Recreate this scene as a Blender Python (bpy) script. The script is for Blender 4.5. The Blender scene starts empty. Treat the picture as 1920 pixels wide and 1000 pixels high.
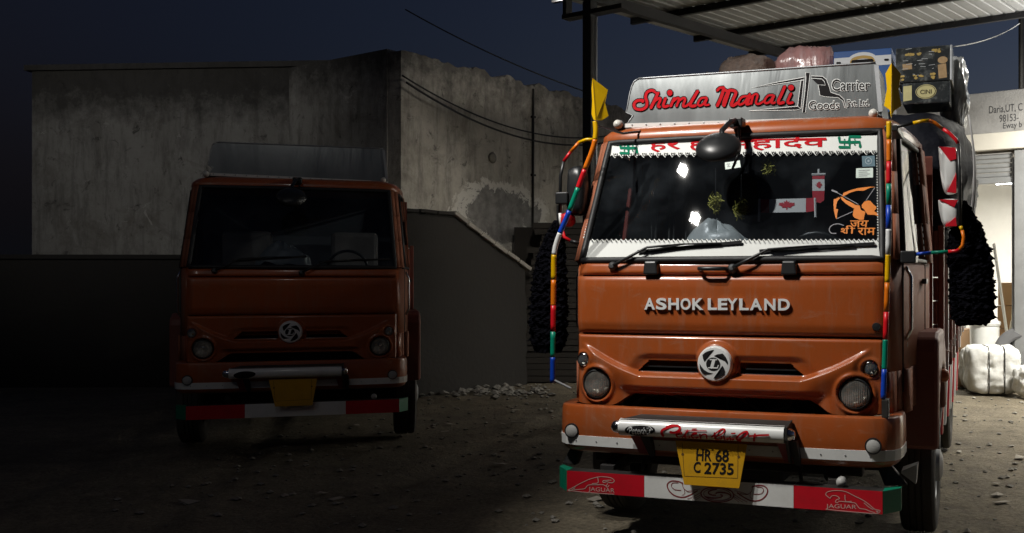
import bpy, bmesh, math, random
from mathutils import Vector, Matrix, noise

random.seed(7)
SC = bpy.context.scene
COL = SC.collection

# ------------------------------------------------------------------ camera
F, CX, CY, CAM_H = 1850.0, 1253.0, 525.0, 1.96          # focal length and principal point of the photograph (px, 1920 wide)
cam = bpy.data.cameras.new('camera')
cam.sensor_width = 36.0
cam.lens = F / 1920 * 36.0
cam.shift_x = -(CX - 960) / 1920
cam.shift_y = (CY - 500) / 1920
cam.clip_end = 2000
camo = bpy.data.objects.new('camera', cam)
camo.location = (0, 0, CAM_H)
camo.rotation_euler = (math.radians(90), 0, 0)
COL.objects.link(camo)
SC.camera = camo

# ------------------------------------------------------------------ world, moonless night sky
W = bpy.data.worlds.new('World')
SC.world = W
W.use_nodes = True
wn = W.node_tree
bg = wn.nodes['Background']
sky = wn.nodes.new('ShaderNodeTexSky')
sky.sky_type = 'NISHITA'
sky.sun_disc = False
sky.sun_elevation = math.radians(-5.0)      # last dusk glow, to the right of the frame
sky.sun_rotation = math.radians(66)
sky.air_density = 1.0
sky.dust_density = 2.5
sky.ozone_density = 3.0
gain = wn.nodes.new('ShaderNodeVectorMath')
gain.operation = 'MULTIPLY_ADD'
gain.inputs[1].default_value = (8.4, 4.9, 2.5)  # the camera's long exposure and white balance
gain.inputs[2].default_value = (0.0030, 0.0033, 0.0045)
wn.links.new(sky.outputs[0], gain.inputs[0])
wn.links.new(gain.outputs[0], bg.inputs[0])
bg.inputs[1].default_value = 1.0

sun = bpy.data.lights.new('moon', 'SUN')  # very faint sun lamp added; no moon stands in this sky
sun.energy = 0.012
sun.angle = math.radians(12)
sun.color = (0.75, 0.83, 1.0)
suno = bpy.data.objects.new('moon', sun)
suno.rotation_euler = (math.radians(70), 0, math.radians(114))
COL.objects.link(suno)

SC.view_settings.view_transform = 'Standard'
SC.view_settings.look = 'None'
SC.view_settings.exposure = 0.0
SC.view_settings.gamma = 1.0
SC.view_settings.use_curve_mapping = False
SC.cycles.max_bounces = 6
SC.cycles.transparent_max_bounces = 10
SC.cycles.sample_clamp_indirect = 3.0
SC.cycles.caustics_reflective = False
SC.cycles.caustics_refractive = False

# ------------------------------------------------------------------ truck frame of reference
TH = math.atan(0.33)
S_, C_ = math.sin(TH), math.cos(TH)
_a, _b = (1078 - CX) / F, (1660 - CX) / F
OY = (2 * 1.1 * C_ + _b * 1.1 * S_ + _a * 1.1 * S_) / (_b - _a)
OX = _a * (OY + 1.1 * S_) + 1.1 * C_
TRUCK_LOC = (OX, OY, 0.0)

def T(px, py, v):
    """point of the truck (u across, v back, z up) that the photograph shows at px,py on the plane v"""
    dx = (px - CX) / F; dz = (CY - py) / F
    t = (v + OX * S_ + OY * C_) / (dx * S_ + C_)
    X = dx * t - OX; Y = t - OY
    return Vector((X * C_ - Y * S_, v, CAM_H + t * dz))

def on(px, py, vf, off=0.0):
    """the same on a curved truck surface v = vf(u, z), lifted off by off metres"""
    v = 0.0
    for _ in range(6):
        p = T(px, py, v)
        v = vf(p.x, p.z) - off
    p = T(px, py, v)
    return p

def flat(v0):
    return lambda u, z: v0

def wpt(px, py, D):
    """world point at depth D in front of the camera"""
    return Vector(((px - CX) / F * D, D, CAM_H + (CY - py) / F * D))

# ------------------------------------------------------------------ materials
MATS = {}
def mat(name, col, rough=0.5, metal=0.0, var=0.15, scale=6.0, bump=0.0, bscale=40.0, coat=0.0, dirt=None, dscale=3.0, damt=0.5, stretch=None, emit=None, estr=0.0, spec=0.5, trans=0.0):
    if name in MATS: return MATS[name]
    m = bpy.data.materials.new(name); m.use_nodes = True
    nt = m.node_tree; N = nt.nodes; L = nt.links
    b = N['Principled BSDF']
    b.inputs['Metallic'].default_value = metal
    b.inputs['Roughness'].default_value = rough
    b.inputs['Specular IOR Level'].default_value = spec
    b.inputs['Coat Weight'].default_value = coat
    b.inputs['Coat Roughness'].default_value = 0.10
    b.inputs['Transmission Weight'].default_value = trans
    tc = N.new('ShaderNodeTexCoord'); mp = N.new('ShaderNodeMapping')
    if stretch: mp.inputs['Scale'].default_value = stretch
    L.new(tc.outputs['Object'], mp.inputs[0])
    nz = N.new('ShaderNodeTexNoise'); nz.inputs['Scale'].default_value = scale; nz.inputs['Detail'].default_value = 6
    L.new(mp.outputs[0], nz.inputs['Vector'])
    mix = N.new('ShaderNodeMix'); mix.data_type = 'RGBA'
    mix.inputs[6].default_value = tuple(min(1, c * (1 - var)) for c in col) + (1,)
    mix.inputs[7].default_value = tuple(min(1, c * (1 + var)) for c in col) + (1,)
    L.new(nz.outputs['Fac'], mix.inputs[0])
    out = mix.outputs[2]
    if dirt:
        n2 = N.new('ShaderNodeTexNoise'); n2.inputs['Scale'].default_value = dscale; n2.inputs['Detail'].default_value = 8; n2.inputs['Roughness'].default_value = 0.65
        L.new(mp.outputs[0], n2.inputs['Vector'])
        rp = N.new('ShaderNodeValToRGB'); rp.color_ramp.elements[0].position = 0.5; rp.color_ramp.elements[1].position = 0.72
        rp.color_ramp.elements[1].color = (damt, damt, damt, 1)
        L.new(n2.outputs['Fac'], rp.inputs[0])
        m2 = N.new('ShaderNodeMix'); m2.data_type = 'RGBA'
        L.new(rp.outputs[0], m2.inputs[0]); L.new(out, m2.inputs[6]); m2.inputs[7].default_value = tuple(dirt) + (1,)
        out = m2.outputs[2]
    L.new(out, b.inputs['Base Color'])
    if rough > 0.03:
        mr = N.new('ShaderNodeMapRange'); mr.inputs[3].default_value = rough * 0.8; mr.inputs[4].default_value = min(1, rough * 1.25)
        L.new(nz.outputs['Fac'], mr.inputs[0]); L.new(mr.outputs[0], b.inputs['Roughness'])
    if bump > 0:
        n3 = N.new('ShaderNodeTexNoise'); n3.inputs['Scale'].default_value = bscale; n3.inputs['Detail'].default_value = 5
        L.new(mp.outputs[0], n3.inputs['Vector'])
        bp = N.new('ShaderNodeBump'); bp.inputs['Strength'].default_value = bump; bp.inputs['Distance'].default_value = 0.02
        L.new(n3.outputs['Fac'], bp.inputs['Height']); L.new(bp.outputs[0], b.inputs['Normal'])
    if emit:
        b.inputs['Emission Color'].default_value = tuple(emit) + (1,)
        b.inputs['Emission Strength'].default_value = estr
    MATS[name] = m
    return m

ORANGE = mat('orange_paint', (0.355, 0.078, 0.015), 0.34, var=0.10, scale=3, coat=0.55, bump=0.05, bscale=2.5, dirt=(0.25, 0.105, 0.05), dscale=2.6, damt=0.5)
def wear_and_sheen(m):
    # small chips and dust as wear; pale streaks and smears imitate soft reflections
    nt = m.node_tree; N = nt.nodes; L = nt.links; b = N['Principled BSDF']
    src = b.inputs['Base Color'].links[0].from_socket
    tc = N.new('ShaderNodeTexCoord')
    def lay(scale, st, p0, p1, amt, col, src, dist=0.0):
        mp = N.new('ShaderNodeMapping'); mp.inputs['Scale'].default_value = st; L.new(tc.outputs['Object'], mp.inputs[0])
        n = N.new('ShaderNodeTexNoise'); n.inputs['Scale'].default_value = scale; n.inputs['Detail'].default_value = 8; n.inputs['Roughness'].default_value = 0.7; n.inputs['Distortion'].default_value = dist
        L.new(mp.outputs[0], n.inputs['Vector'])
        r = N.new('ShaderNodeMapRange'); r.inputs[1].default_value = p0; r.inputs[2].default_value = p1; r.inputs[4].default_value = amt; L.new(n.outputs['Fac'], r.inputs[0])
        x = N.new('ShaderNodeMix'); x.data_type = 'RGBA'; L.new(r.outputs[0], x.inputs[0]); L.new(src, x.inputs[6]); x.inputs[7].default_value = col + (1,)
        return x.outputs[2]
    src = lay(2.0, (6, 6, 0.8), 0.52, 0.8, 0.55, (0.31, 0.18, 0.12), src)
    src = lay(3.0, (1.2, 1, 3.5), 0.57, 0.72, 0.40, (0.37, 0.21, 0.14), src, 1.2)
    src = lay(38.0, (1, 1, 1), 0.70, 0.73, 0.75, (0.06, 0.03, 0.022), src)
    L.new(src, b.inputs['Base Color'])
wear_and_sheen(ORANGE)
DUSTY = mat('dusty_orange_flank', (0.30, 0.105, 0.055), 0.65, var=0.12, scale=3, spec=0.25, dirt=(0.30, 0.20, 0.15), dscale=3, damt=0.6, bump=0.04)
MAROON = mat('maroon_paint', (0.22, 0.065, 0.045), 0.5, var=0.1, scale=3, coat=0.1, dirt=(0.2, 0.12, 0.09), damt=0.35)
BLACK = mat('black_rubber', (0.012, 0.012, 0.013), 0.55, var=0.25, bump=0.1)
BLACKP = mat('black_plastic', (0.014, 0.015, 0.016), 0.38, var=0.2)
DARK = mat('dark_interior', (0.012, 0.013, 0.016), 0.8, var=0.3)
LINING = mat('cab_lining', (0.15, 0.16, 0.17), 0.8, var=0.3)
CHASSIS = mat('chassis_black', (0.016, 0.015, 0.014), 0.6, var=0.4, dirt=(0.05, 0.042, 0.034), dscale=5)
WHITE = mat('white_vinyl', (0.76, 0.78, 0.75), 0.6, spec=0.25, var=0.03, dirt=(0.55, 0.54, 0.5), dscale=5, damt=0.25)
WHITEP = mat('white_paint', (0.74, 0.75, 0.73), 0.3, var=0.03, coat=0.3, dirt=(0.5, 0.48, 0.44), dscale=7, damt=0.3)
RED = mat('red_vinyl', (0.50, 0.006, 0.012), 0.7, var=0.08, spec=0.12)
REDP = mat('red_paint', (0.55, 0.010, 0.022), 0.33, var=0.06, coat=0.2, dirt=(0.25, 0.02, 0.02), dscale=8, damt=0.3)
GREEN = mat('green_vinyl', (0.0, 0.16, 0.085), 0.7, var=0.1, spec=0.12)
GREENP = mat('green_paint', (0.0, 0.20, 0.11), 0.33, var=0.08, coat=0.2)
INK = mat('black_ink', (0.012, 0.011, 0.012), 0.7, var=0.1, spec=0.12)
WINK = mat('white_ink', (0.78, 0.80, 0.78), 0.45, var=0.03)
MAROON_INK = mat('maroon_ink', (0.22, 0.018, 0.022), 0.5, var=0.1)
PALE_INK = mat('pale_line', (0.55, 0.38, 0.34), 0.5, var=0.05)
YPLATE = mat('yellow_plate', (0.62, 0.33, 0.012), 0.4, var=0.08, dirt=(0.35, 0.2, 0.03), dscale=9, damt=0.35)
YELLOW = mat('yellow_acrylic', (0.70, 0.42, 0.004), 0.3, var=0.05)
TAPE = {'y': mat('yellow_tape', (0.70, 0.40, 0.0), 0.35, var=0.05), 'o': mat('orange_tape', (0.68, 0.16, 0.004), 0.35, var=0.05),
        'r': mat('red_tape', (0.60, 0.008, 0.015), 0.35, var=0.05), 'g': mat('green_tape', (0.0, 0.23, 0.14), 0.35, var=0.05),
        'b': mat('blue_tape', (0.004, 0.05, 0.42), 0.35, var=0.05), 'w': mat('white_tape', (0.72, 0.73, 0.72), 0.35, var=0.03),
        'k': BLACKP}
ORANGE_INK = mat('orange_sticker', (0.75, 0.22, 0.02), 0.45, var=0.15, scale=20)
GREY_INK = mat('grey_sticker_line', (0.25, 0.25, 0.27), 0.5)
CHROME = mat('chrome', (0.75, 0.76, 0.77), 0.14, metal=1.0, var=0.05)
LETTER = mat('silver_letter', (0.80, 0.81, 0.80), 0.3, metal=0.1, var=0.04)
STEEL = mat('dull_steel', (0.36, 0.37, 0.38), 0.45, metal=0.7, var=0.2)
REFL = mat('reflector_grey', (0.42, 0.42, 0.40), 0.5, var=0.1, bump=0.15, bscale=150)
TYRE = mat('tyre_rubber', (0.055, 0.051, 0.046), 0.75, var=0.3, dirt=(0.07, 0.06, 0.05), dscale=6, bump=0.2)

def alu_mat():
    m = mat('brushed_aluminium', (0.235, 0.25, 0.252), 0.30, metal=0.6, var=0.16, scale=2.0, stretch=(3, 1, 0.8), dirt=(0.16, 0.175, 0.18), dscale=2.5, damt=0.5)
    nt = m.node_tree; N = nt.nodes; L = nt.links; b = N['Principled BSDF']
    tc = N.new('ShaderNodeTexCoord'); mp = N.new('ShaderNodeMapping'); mp.inputs['Scale'].default_value = (2.4, 1, 0.5)
    L.new(tc.outputs['Object'], mp.inputs[0])
    w = N.new('ShaderNodeTexNoise'); w.inputs['Scale'].default_value = 2.2; w.inputs['Detail'].default_value = 3; w.inputs['Distortion'].default_value = 0.5
    L.new(mp.outputs[0], w.inputs['Vector'])
    bp = N.new('ShaderNodeBump'); bp.inputs['Strength'].default_value = 0.22; bp.inputs['Distance'].default_value = 0.025
    L.new(w.outputs['Fac'], bp.inputs['Height']); L.new(bp.outputs[0], b.inputs['Normal'])
    return m
ALU = alu_mat()

def glass_mat(name, tintc=(0.80, 0.85, 0.89), ior=1.5, rough=0.006, haze=0.008):
    m = bpy.data.materials.new(name); m.use_nodes = True
    nt = m.node_tree; N = nt.nodes; L = nt.links
    for n in list(N):
        if n.type != 'OUTPUT_MATERIAL': N.remove(n)
    out = [n for n in N if n.type == 'OUTPUT_MATERIAL'][0]
    tr = N.new('ShaderNodeBsdfTransparent'); tr.inputs[0].default_value = tintc + (1,)
    gl = N.new('ShaderNodeBsdfGlossy'); gl.inputs['Roughness'].default_value = rough
    fr = N.new('ShaderNodeFresnel'); fr.inputs[0].default_value = ior
    # faint smears in the gloss; a bluish diffuse veil imitates reflected glare
    tc = N.new('ShaderNodeTexCoord'); nz = N.new('ShaderNodeTexNoise'); nz.inputs['Scale'].default_value = 2.5; nz.inputs['Detail'].default_value = 6
    L.new(tc.outputs['Object'], nz.inputs['Vector'])
    mr = N.new('ShaderNodeMapRange'); mr.inputs[3].default_value = rough; mr.inputs[4].default_value = rough * 3 + 0.008
    L.new(nz.outputs['Fac'], mr.inputs[0]); L.new(mr.outputs[0], gl.inputs['Roughness'])
    mx = N.new('ShaderNodeMixShader')
    L.new(fr.outputs[0], mx.inputs[0]); L.new(tr.outputs[0], mx.inputs[1]); L.new(gl.outputs[0], mx.inputs[2])
    df = N.new('ShaderNodeBsdfDiffuse'); df.inputs[0].default_value = (0.36, 0.42, 0.48, 1)
    m2 = N.new('ShaderNodeMixShader')
    mr2 = N.new('ShaderNodeMapRange'); mr2.inputs[1].default_value = 0.45; mr2.inputs[2].default_value = 0.75; mr2.inputs[3].default_value = haze; mr2.inputs[4].default_value = haze * 6
    L.new(nz.outputs['Fac'], mr2.inputs[0]); L.new(mr2.outputs[0], m2.inputs[0])
    L.new(mx.outputs[0], m2.inputs[1]); L.new(df.outputs[0], m2.inputs[2])
    L.new(m2.outputs[0], out.inputs[0])
    return m
GLASS = glass_mat('windscreen_glass')
LENS = glass_mat('lamp_lens', (0.85, 0.86, 0.86), 1.45, 0.03, 0.06)

# ------------------------------------------------------------------ mesh building
class MB:
    def __init__(s):
        s.v = []; s.f = []; s.mi = []; s.cur = 0
    def add(s, vs, fs):
        o = len(s.v)
        s.v += [tuple(p) for p in vs]
        for f in fs:
            s.f.append(tuple(i + o for i in f)); s.mi.append(s.cur)
        return s
    def box(s, x0, x1, y0, y1, z0, z1):
        return s.hexa([(x0, y0, z0), (x1, y0, z0), (x1, y1, z0), (x0, y1, z0), (x0, y0, z1), (x1, y0, z1), (x1, y1, z1), (x0, y1, z1)])
    def hexa(s, p):
        return s.add(p, [(0, 3, 2, 1), (4, 5, 6, 7), (0, 1, 5, 4), (1, 2, 6, 5), (2, 3, 7, 6), (3, 0, 4, 7)])
    def beam(s, a, b, w, h, up=(0, 0, 1)):
        a = Vector(a); b = Vector(b); d = (b - a).normalized(); up = Vector(up)
        if abs(d.dot(up)) > 0.95: up = Vector((1, 0, 0))
        x = d.cross(up).normalized() * w / 2; y = x.cross(d).normalized() * h / 2
        return s.hexa([a - x - y, a + x - y, b + x - y, b - x - y, a - x + y, a + x + y, b + x + y, b - x + y])
    def tube(s, path, r, n=10, caps=True):
        P = [Vector(p) for p in path]; m = len(P)
        R = r if isinstance(r, (list, tuple)) else [r] * m
        nrm = None; vs = []
        for i in range(m):
            t = (P[min(i + 1, m - 1)] - P[max(i - 1, 0)])
            if t.length < 1e-9: t = Vector((0, 0, 1))
            t.normalize()
            if nrm is None:
                nrm = t.orthogonal().normalized()
            else:
                nrm = (nrm - t * nrm.dot(t))
                nrm = nrm.normalized() if nrm.length > 1e-6 else t.orthogonal().normalized()
            bn = t.cross(nrm)
            for k in range(n):
                a = 2 * math.pi * k / n
                vs.append(P[i] + (nrm * math.cos(a) + bn * math.sin(a)) * R[i])
        fs = []
        for i in range(m - 1):
            for k in range(n):
                fs.append((i * n + k, i * n + (k + 1) % n, (i + 1) * n + (k + 1) % n, (i + 1) * n + k))
        if caps:
            fs.append(tuple(range(n - 1, -1, -1))); fs.append(tuple((m - 1) * n + k for k in range(n)))
        return s.add(vs, fs)
    def loft(s, rings, closed=True, cap0=False, cap1=False, flip=False):
        n = len(rings[0]); vs = [p for r in rings for p in r]; fs = []
        for i in range(len(rings) - 1):
            for k in range(n if closed else n - 1):
                q = (i * n + k, i * n + (k + 1) % n, (i + 1) * n + (k + 1) % n, (i + 1) * n + k)
                fs.append(q[::-1] if flip else q)
        if cap0: fs.append(tuple(range(n - 1, -1, -1)))
        if cap1: fs.append(tuple((len(rings) - 1) * n + k for k in range(n)))
        return s.add(vs, fs)
    def lathe(s, prof, c, axis, n=28):
        """prof: (radius, distance along axis)"""
        c = Vector(c); ax = Vector(axis).normalized(); x = ax.orthogonal().normalized(); y = ax.cross(x)
        rings = []
        for r, d in prof:
            rings.append([c + ax * d + (x * math.cos(2 * math.pi * k / n) + y * math.sin(2 * math.pi * k / n)) * max(r, 1e-4) for k in range(n)])
        return s.loft(rings)
    def prism(s, poly, d):
        """poly: list of 3D points, extruded by the vector d"""
        d = Vector(d); n = len(poly); P = [Vector(p) for p in poly]
        vs = P + [p + d for p in P]
        fs = [tuple(range(n - 1, -1, -1)), tuple(range(n, 2 * n))] + [(i, (i + 1) % n, n + (i + 1) % n, n + i) for i in range(n)]
        return s.add(vs, fs)
    def grid(s, fn, nu, nv):
        vs = [fn(i / nu, j / nv) for j in range(nv + 1) for i in range(nu + 1)]
        fs = [(j * (nu + 1) + i, j * (nu + 1) + i + 1, (j + 1) * (nu + 1) + i + 1, (j + 1) * (nu + 1) + i) for j in range(nv) for i in range(nu)]
        return s.add(vs, fs)
    def build(s, name, mats, parent=None, loc=None, smooth=False, bevel=0.0, rot=None, fixn=True, auto=None):
        me = bpy.data.meshes.new(name)
        me.from_pydata(s.v, [], s.f)
        if not isinstance(mats, (list, tuple)): mats = [mats]
        for m in mats: me.materials.append(m)
        if len(mats) > 1:
            me.polygons.foreach_set('material_index', s.mi)
        if fixn:
            bm = bmesh.new(); bm.from_mesh(me); bmesh.ops.recalc_face_normals(bm, faces=bm.faces); bm.to_mesh(me); bm.free()
        if smooth or auto:
            me.polygons.foreach_set('use_smooth', [True] * len(me.polygons))
            if auto:
                me.set_sharp_from_angle(angle=math.radians(auto))
        me.update()
        o = bpy.data.objects.new(name, me)
        COL.objects.link(o)
        if parent: o.parent = parent
        if loc: o.location = loc
        if rot: o.rotation_euler = rot
        if bevel:
            b = o.modifiers.new('edge', 'BEVEL'); b.width = bevel; b.segments = 2; b.limit_method = 'ANGLE'; b.angle_limit = math.radians(40)
        return o

def empty(name, loc, rz=0.0, parent=None):
    o = bpy.data.objects.new(name, None)
    o.location = loc; o.rotation_euler = (0, 0, rz); o.empty_display_size = 0.1
    COL.objects.link(o)
    if parent: o.parent = parent
    return o

def tag(o, label=None, cat=None, group=None, kind=None):
    if label: o['label'] = label
    if cat: o['category'] = cat
    if group: o['group'] = group
    if kind: o['kind'] = kind
    return o

# ---- flat print: strokes, polygons and lettering laid on a surface
def smooth_path(pts, n=6):
    if len(pts) < 3: return [Vector((p[0], p[1])) for p in pts]
    P = [Vector((p[0], p[1])) for p in pts]; out = []
    for i in range(len(P) - 1):
        p0 = P[max(i - 1, 0)]; p1 = P[i]; p2 = P[i + 1]; p3 = P[min(i + 2, len(P) - 1)]
        for k in range(n):
            t = k / n
            out.append(0.5 * ((2 * p1) + (p2 - p0) * t + (2 * p0 - 5 * p1 + 4 * p2 - p3) * t * t + (3 * p1 - p0 - 3 * p2 + p3) * t ** 3))
    out.append(P[-1])
    return out

class Print:
    """2D marks in photograph pixels, carried onto the surface fn(px, py, lift)"""
    def __init__(s, fn, lift=0.004):
        s.fn = fn; s.lift = lift; s.n = 0; s.mb = MB()
    def stroke(s, pts, w, curve=True, w1=None, closed=False):
        P = smooth_path(list(pts) + ([pts[0]] if closed else [])) if curve else [Vector(p[:2]) for p in (list(pts) + ([pts[0]] if closed else []))]
        m = len(P)
        Lf = []; Rt = []
        for i in range(m):
            if closed and i in (0, m - 1): t = P[1] - P[m - 2]
            else: t = P[min(i + 1, m - 1)] - P[max(i - 1, 0)]
            if t.length < 1e-9: t = Vector((1, 0))
            t.normalize(); nn = Vector((-t.y, t.x))
            k = i / max(1, m - 1)
            ww = (w if w1 is None else w + (w1 - w) * k) / 2
            Lf.append(P[i] + nn * ww); Rt.append(P[i] - nn * ww)
        if not closed:
            t0 = (P[0] - P[1]).normalized() if (P[0] - P[1]).length > 1e-9 else Vector((0, 0)); t1 = (P[-1] - P[-2]).normalized() if (P[-1] - P[-2]).length > 1e-9 else Vector((0, 0))
            ends = (P[0] + t0 * w * .4, P[-1] + t1 * (w if w1 is None else w1) * .4)
        base = s.lift + s.n * 0.00012; s.n += 1
        vs = []
        for i in range(m):
            l = base + 0.00011 * i / m
            vs.append(s.fn(Lf[i].x, Lf[i].y, l)); vs.append(s.fn(Rt[i].x, Rt[i].y, l))
        fs = [(2 * i, 2 * i + 1, 2 * i + 3, 2 * i + 2) for i in range(m - 1)]
        if not closed:
            vs.append(s.fn(ends[0].x, ends[0].y, base)); vs.append(s.fn(ends[1].x, ends[1].y, base + 0.00011))
            fs += [(0, 1, 2 * m), (2 * m - 2, 2 * m - 1, 2 * m + 1)]
        s.mb.add(vs, fs)
        return s
    def poly(s, pts):
        base = s.lift + s.n * 0.00012; s.n += 1
        b = bmesh.new(); f = b.faces.new([b.verts.new((x, y, 0)) for x, y in pts]); bmesh.ops.triangulate(b, faces=[f]); b.verts.index_update()
        s.mb.add([s.fn(v.co.x, v.co.y, base) for v in b.verts], [tuple(v.index for v in t.verts) for t in b.faces]); b.free()
        return s
    def ellipse(s, x, y, rx, ry, n=32, m=6):
        base = s.lift + s.n * 0.00012; s.n += 1
        s.mb.loft([[s.fn(x + rx * max(.01, k / m) * math.cos(2 * math.pi * j / n), y + ry * max(.01, k / m) * math.sin(2 * math.pi * j / n), base) for j in range(n)] for k in range(m + 1)])
        return s
    def disc(s, x, y, rx, ry=None, n=20):
        ry = ry or rx
        return s.poly([(x + rx * math.cos(2 * math.pi * k / n), y + ry * math.sin(2 * math.pi * k / n)) for k in range(n)])
    def grid(s, top, bot, nu, nv):
        """filled band between two pixel polylines of equal meaning (functions of 0..1)"""
        base = s.lift + s.n * 0.00012; s.n += 1
        s.mb.grid(lambda a, b: s.fn(*(Vector(top(a)).lerp(Vector(bot(a)), b)), base), nu, nv)
        return s
    def text(s, body, quad, offset=0.0, shear=0.0):
        """quad: TL, TR, BR, BL pixels of the lettering's own bounding box"""
        vs, fs = text_mesh(body, offset, shear)
        base = s.lift + s.n * 0.00012; s.n += 1
        TL, TR, BR, BL = [Vector(q) for q in quad]
        out = []
        for x, y, _ in vs:
            a = TL.lerp(TR, x).lerp(BL.lerp(BR, x), 1 - y)
            out.append(s.fn(a.x, a.y, base))
        s.mb.add(out, fs)
        return s
    def build(s, name, m, parent):
        return s.mb.build(name, m, parent, fixn=False)

_TC = {}
def text_mesh(body, offset=0.0, shear=0.0, extrude=0.0, bevel=0.0):
    key = (body, offset, shear, extrude, bevel)
    if key in _TC: return _TC[key]
    c = bpy.data.curves.new('lettering', 'FONT'); c.body = body; c.offset = offset; c.shear = shear; c.extrude = extrude; c.bevel_depth = bevel
    c.resolution_u = 5
    o = bpy.data.objects.new('lettering', c); COL.objects.link(o)
    dg = bpy.context.evaluated_depsgraph_get()
    me = bpy.data.meshes.new_from_object(o.evaluated_get(dg), depsgraph=dg)
    vs = [v.co.copy() for v in me.vertices]; fs = [tuple(p.vertices) for p in me.polygons]
    bpy.data.objects.remove(o); bpy.data.curves.remove(c); bpy.data.meshes.remove(me)
    x0 = min(v.x for v in vs); x1 = max(v.x for v in vs); y0 = min(v.y for v in vs); y1 = max(v.y for v in vs)
    out = [((v.x - x0) / (x1 - x0), (v.y - y0) / (y1 - y0), v.z) for v in vs]
    _TC[key] = (out, fs)
    return _TC[key]

def surf(vf):
    return lambda px, py, lift: on(px, py, vf, lift)
# ================================================================== THE SETTING
GA = -math.atan2(0.558, 0.83)            # the yard's building grid is turned by this angle
def grid_pt(root, x, y, z=0.0):
    return Vector((root[0] + 0.83 * x + 0.558 * y, root[1] - 0.558 * x + 0.83 * y, z))

# ---- ground
def ground_mat():
    m = bpy.data.materials.new('packed_dirt'); m.use_nodes = True
    nt = m.node_tree; N = nt.nodes; L = nt.links; b = N['Principled BSDF']
    b.inputs['Roughness'].default_value = 0.88
    tc = N.new('ShaderNodeTexCoord')
    def nz(scale, det=8, rg=0.6, dist=0.0):
        n = N.new('ShaderNodeTexNoise'); n.inputs['Scale'].default_value = scale; n.inputs['Detail'].default_value = det
        n.inputs['Roughness'].default_value = rg; n.inputs['Distortion'].default_value = dist
        L.new(tc.outputs['Object'], n.inputs['Vector']); return n
    big = nz(0.5, 5, 0.6, 0.4); mid = nz(3.0, 8, 0.7); fine = nz(26.0, 6, 0.7)
    r = N.new('ShaderNodeValToRGB'); e = r.color_ramp.elements
    e[0].position = 0.3; e[0].color = (0.078, 0.062, 0.042, 1); e[1].position = 0.72; e[1].color = (0.31, 0.262, 0.18, 1)
    a = N.new('ShaderNodeMath'); a.operation = 'MULTIPLY_ADD'; a.inputs[1].default_value = 0.55
    L.new(big.outputs['Fac'], a.inputs[0])
    a2 = N.new('ShaderNodeMath'); a2.operation = 'MULTIPLY'; a2.inputs[1].default_value = 0.5
    L.new(mid.outputs['Fac'], a2.inputs[0]); L.new(a2.outputs[0], a.inputs[2])
    L.new(a.outputs[0], r.inputs[0])
    r2 = N.new('ShaderNodeValToRGB'); r2.color_ramp.elements[0].position = 0.35; r2.color_ramp.elements[1].position = 0.62
    r2.color_ramp.elements[0].color = (0.30, 0.30, 0.30, 1)
    L.new(fine.outputs['Fac'], r2.inputs[0])
    mx = N.new('ShaderNodeMix'); mx.data_type = 'RGBA'; mx.blend_type = 'MULTIPLY'; mx.inputs[0].default_value = 0.8
    L.new(r.outputs[0], mx.inputs[6]); L.new(r2.outputs[0], mx.inputs[7])
    L.new(mx.outputs[2], b.inputs['Base Color'])
    ad = N.new('ShaderNodeMath'); ad.operation = 'MULTIPLY_ADD'; ad.inputs[1].default_value = 0.35
    L.new(fine.outputs['Fac'], ad.inputs[0]); L.new(mid.outputs['Fac'], ad.inputs[2])
    bp = N.new('ShaderNodeBump'); bp.inputs['Strength'].default_value = 0.9; bp.inputs['Distance'].default_value = 0.05
    L.new(ad.outputs[0], bp.inputs['Height']); L.new(bp.outputs[0], b.inputs['Normal'])
    return m
GROUND = ground_mat()
def gh(x, y):
    h = 0.03 * (noise.noise(Vector((x * 0.5, y * 0.5, 1.3))) + 0.5 * noise.noise(Vector((x * 1.7, y * 1.7, 4.1)))) + 0.008 * noise.noise(Vector((x * 6, y * 6, 2.1)))
    for ox, k, wob in ((-2.6, 0.18, 0.0), (-0.9, 0.18, 0.0), (-4.4, -0.25, 2.0), (-6.0, -0.25, 2.0), (3.6, 0.34, 4.0), (5.2, 0.34, 4.0)):   # wheel ruts
        d = x - (ox + k * (y - 9) + 0.15 * math.sin(y * 0.5 + wob))
        h += -0.028 * math.exp(-(d / 0.16) ** 2) + 0.014 * math.exp(-((abs(d) - 0.27) / 0.09) ** 2)
    return h
def axis(lo, hi, a, b, st):
    out = [lo, lo * 0.5 + a * 0.5]
    k = a
    while k < b: out.append(k); k += st
    return out + [b, b * 0.5 + hi * 0.5, hi]
g = MB()
gx = axis(-400, 400, -9, 9, 0.1); gy = axis(-60, 900, 5, 20, 0.1)
vs = [(x, y, gh(x, y) - 0.03 if -9 <= x <= 9 and 5 <= y <= 20 else -0.03) for y in gy for x in gx]
n = len(gx)
g.add(vs, [(j * n + i, j * n + i + 1, (j + 1) * n + i + 1, (j + 1) * n + i) for j in range(len(gy) - 1) for i in range(n - 1)])
tag(g.build('ground', GROUND, smooth=True, fixn=False), kind='structure')

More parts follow.
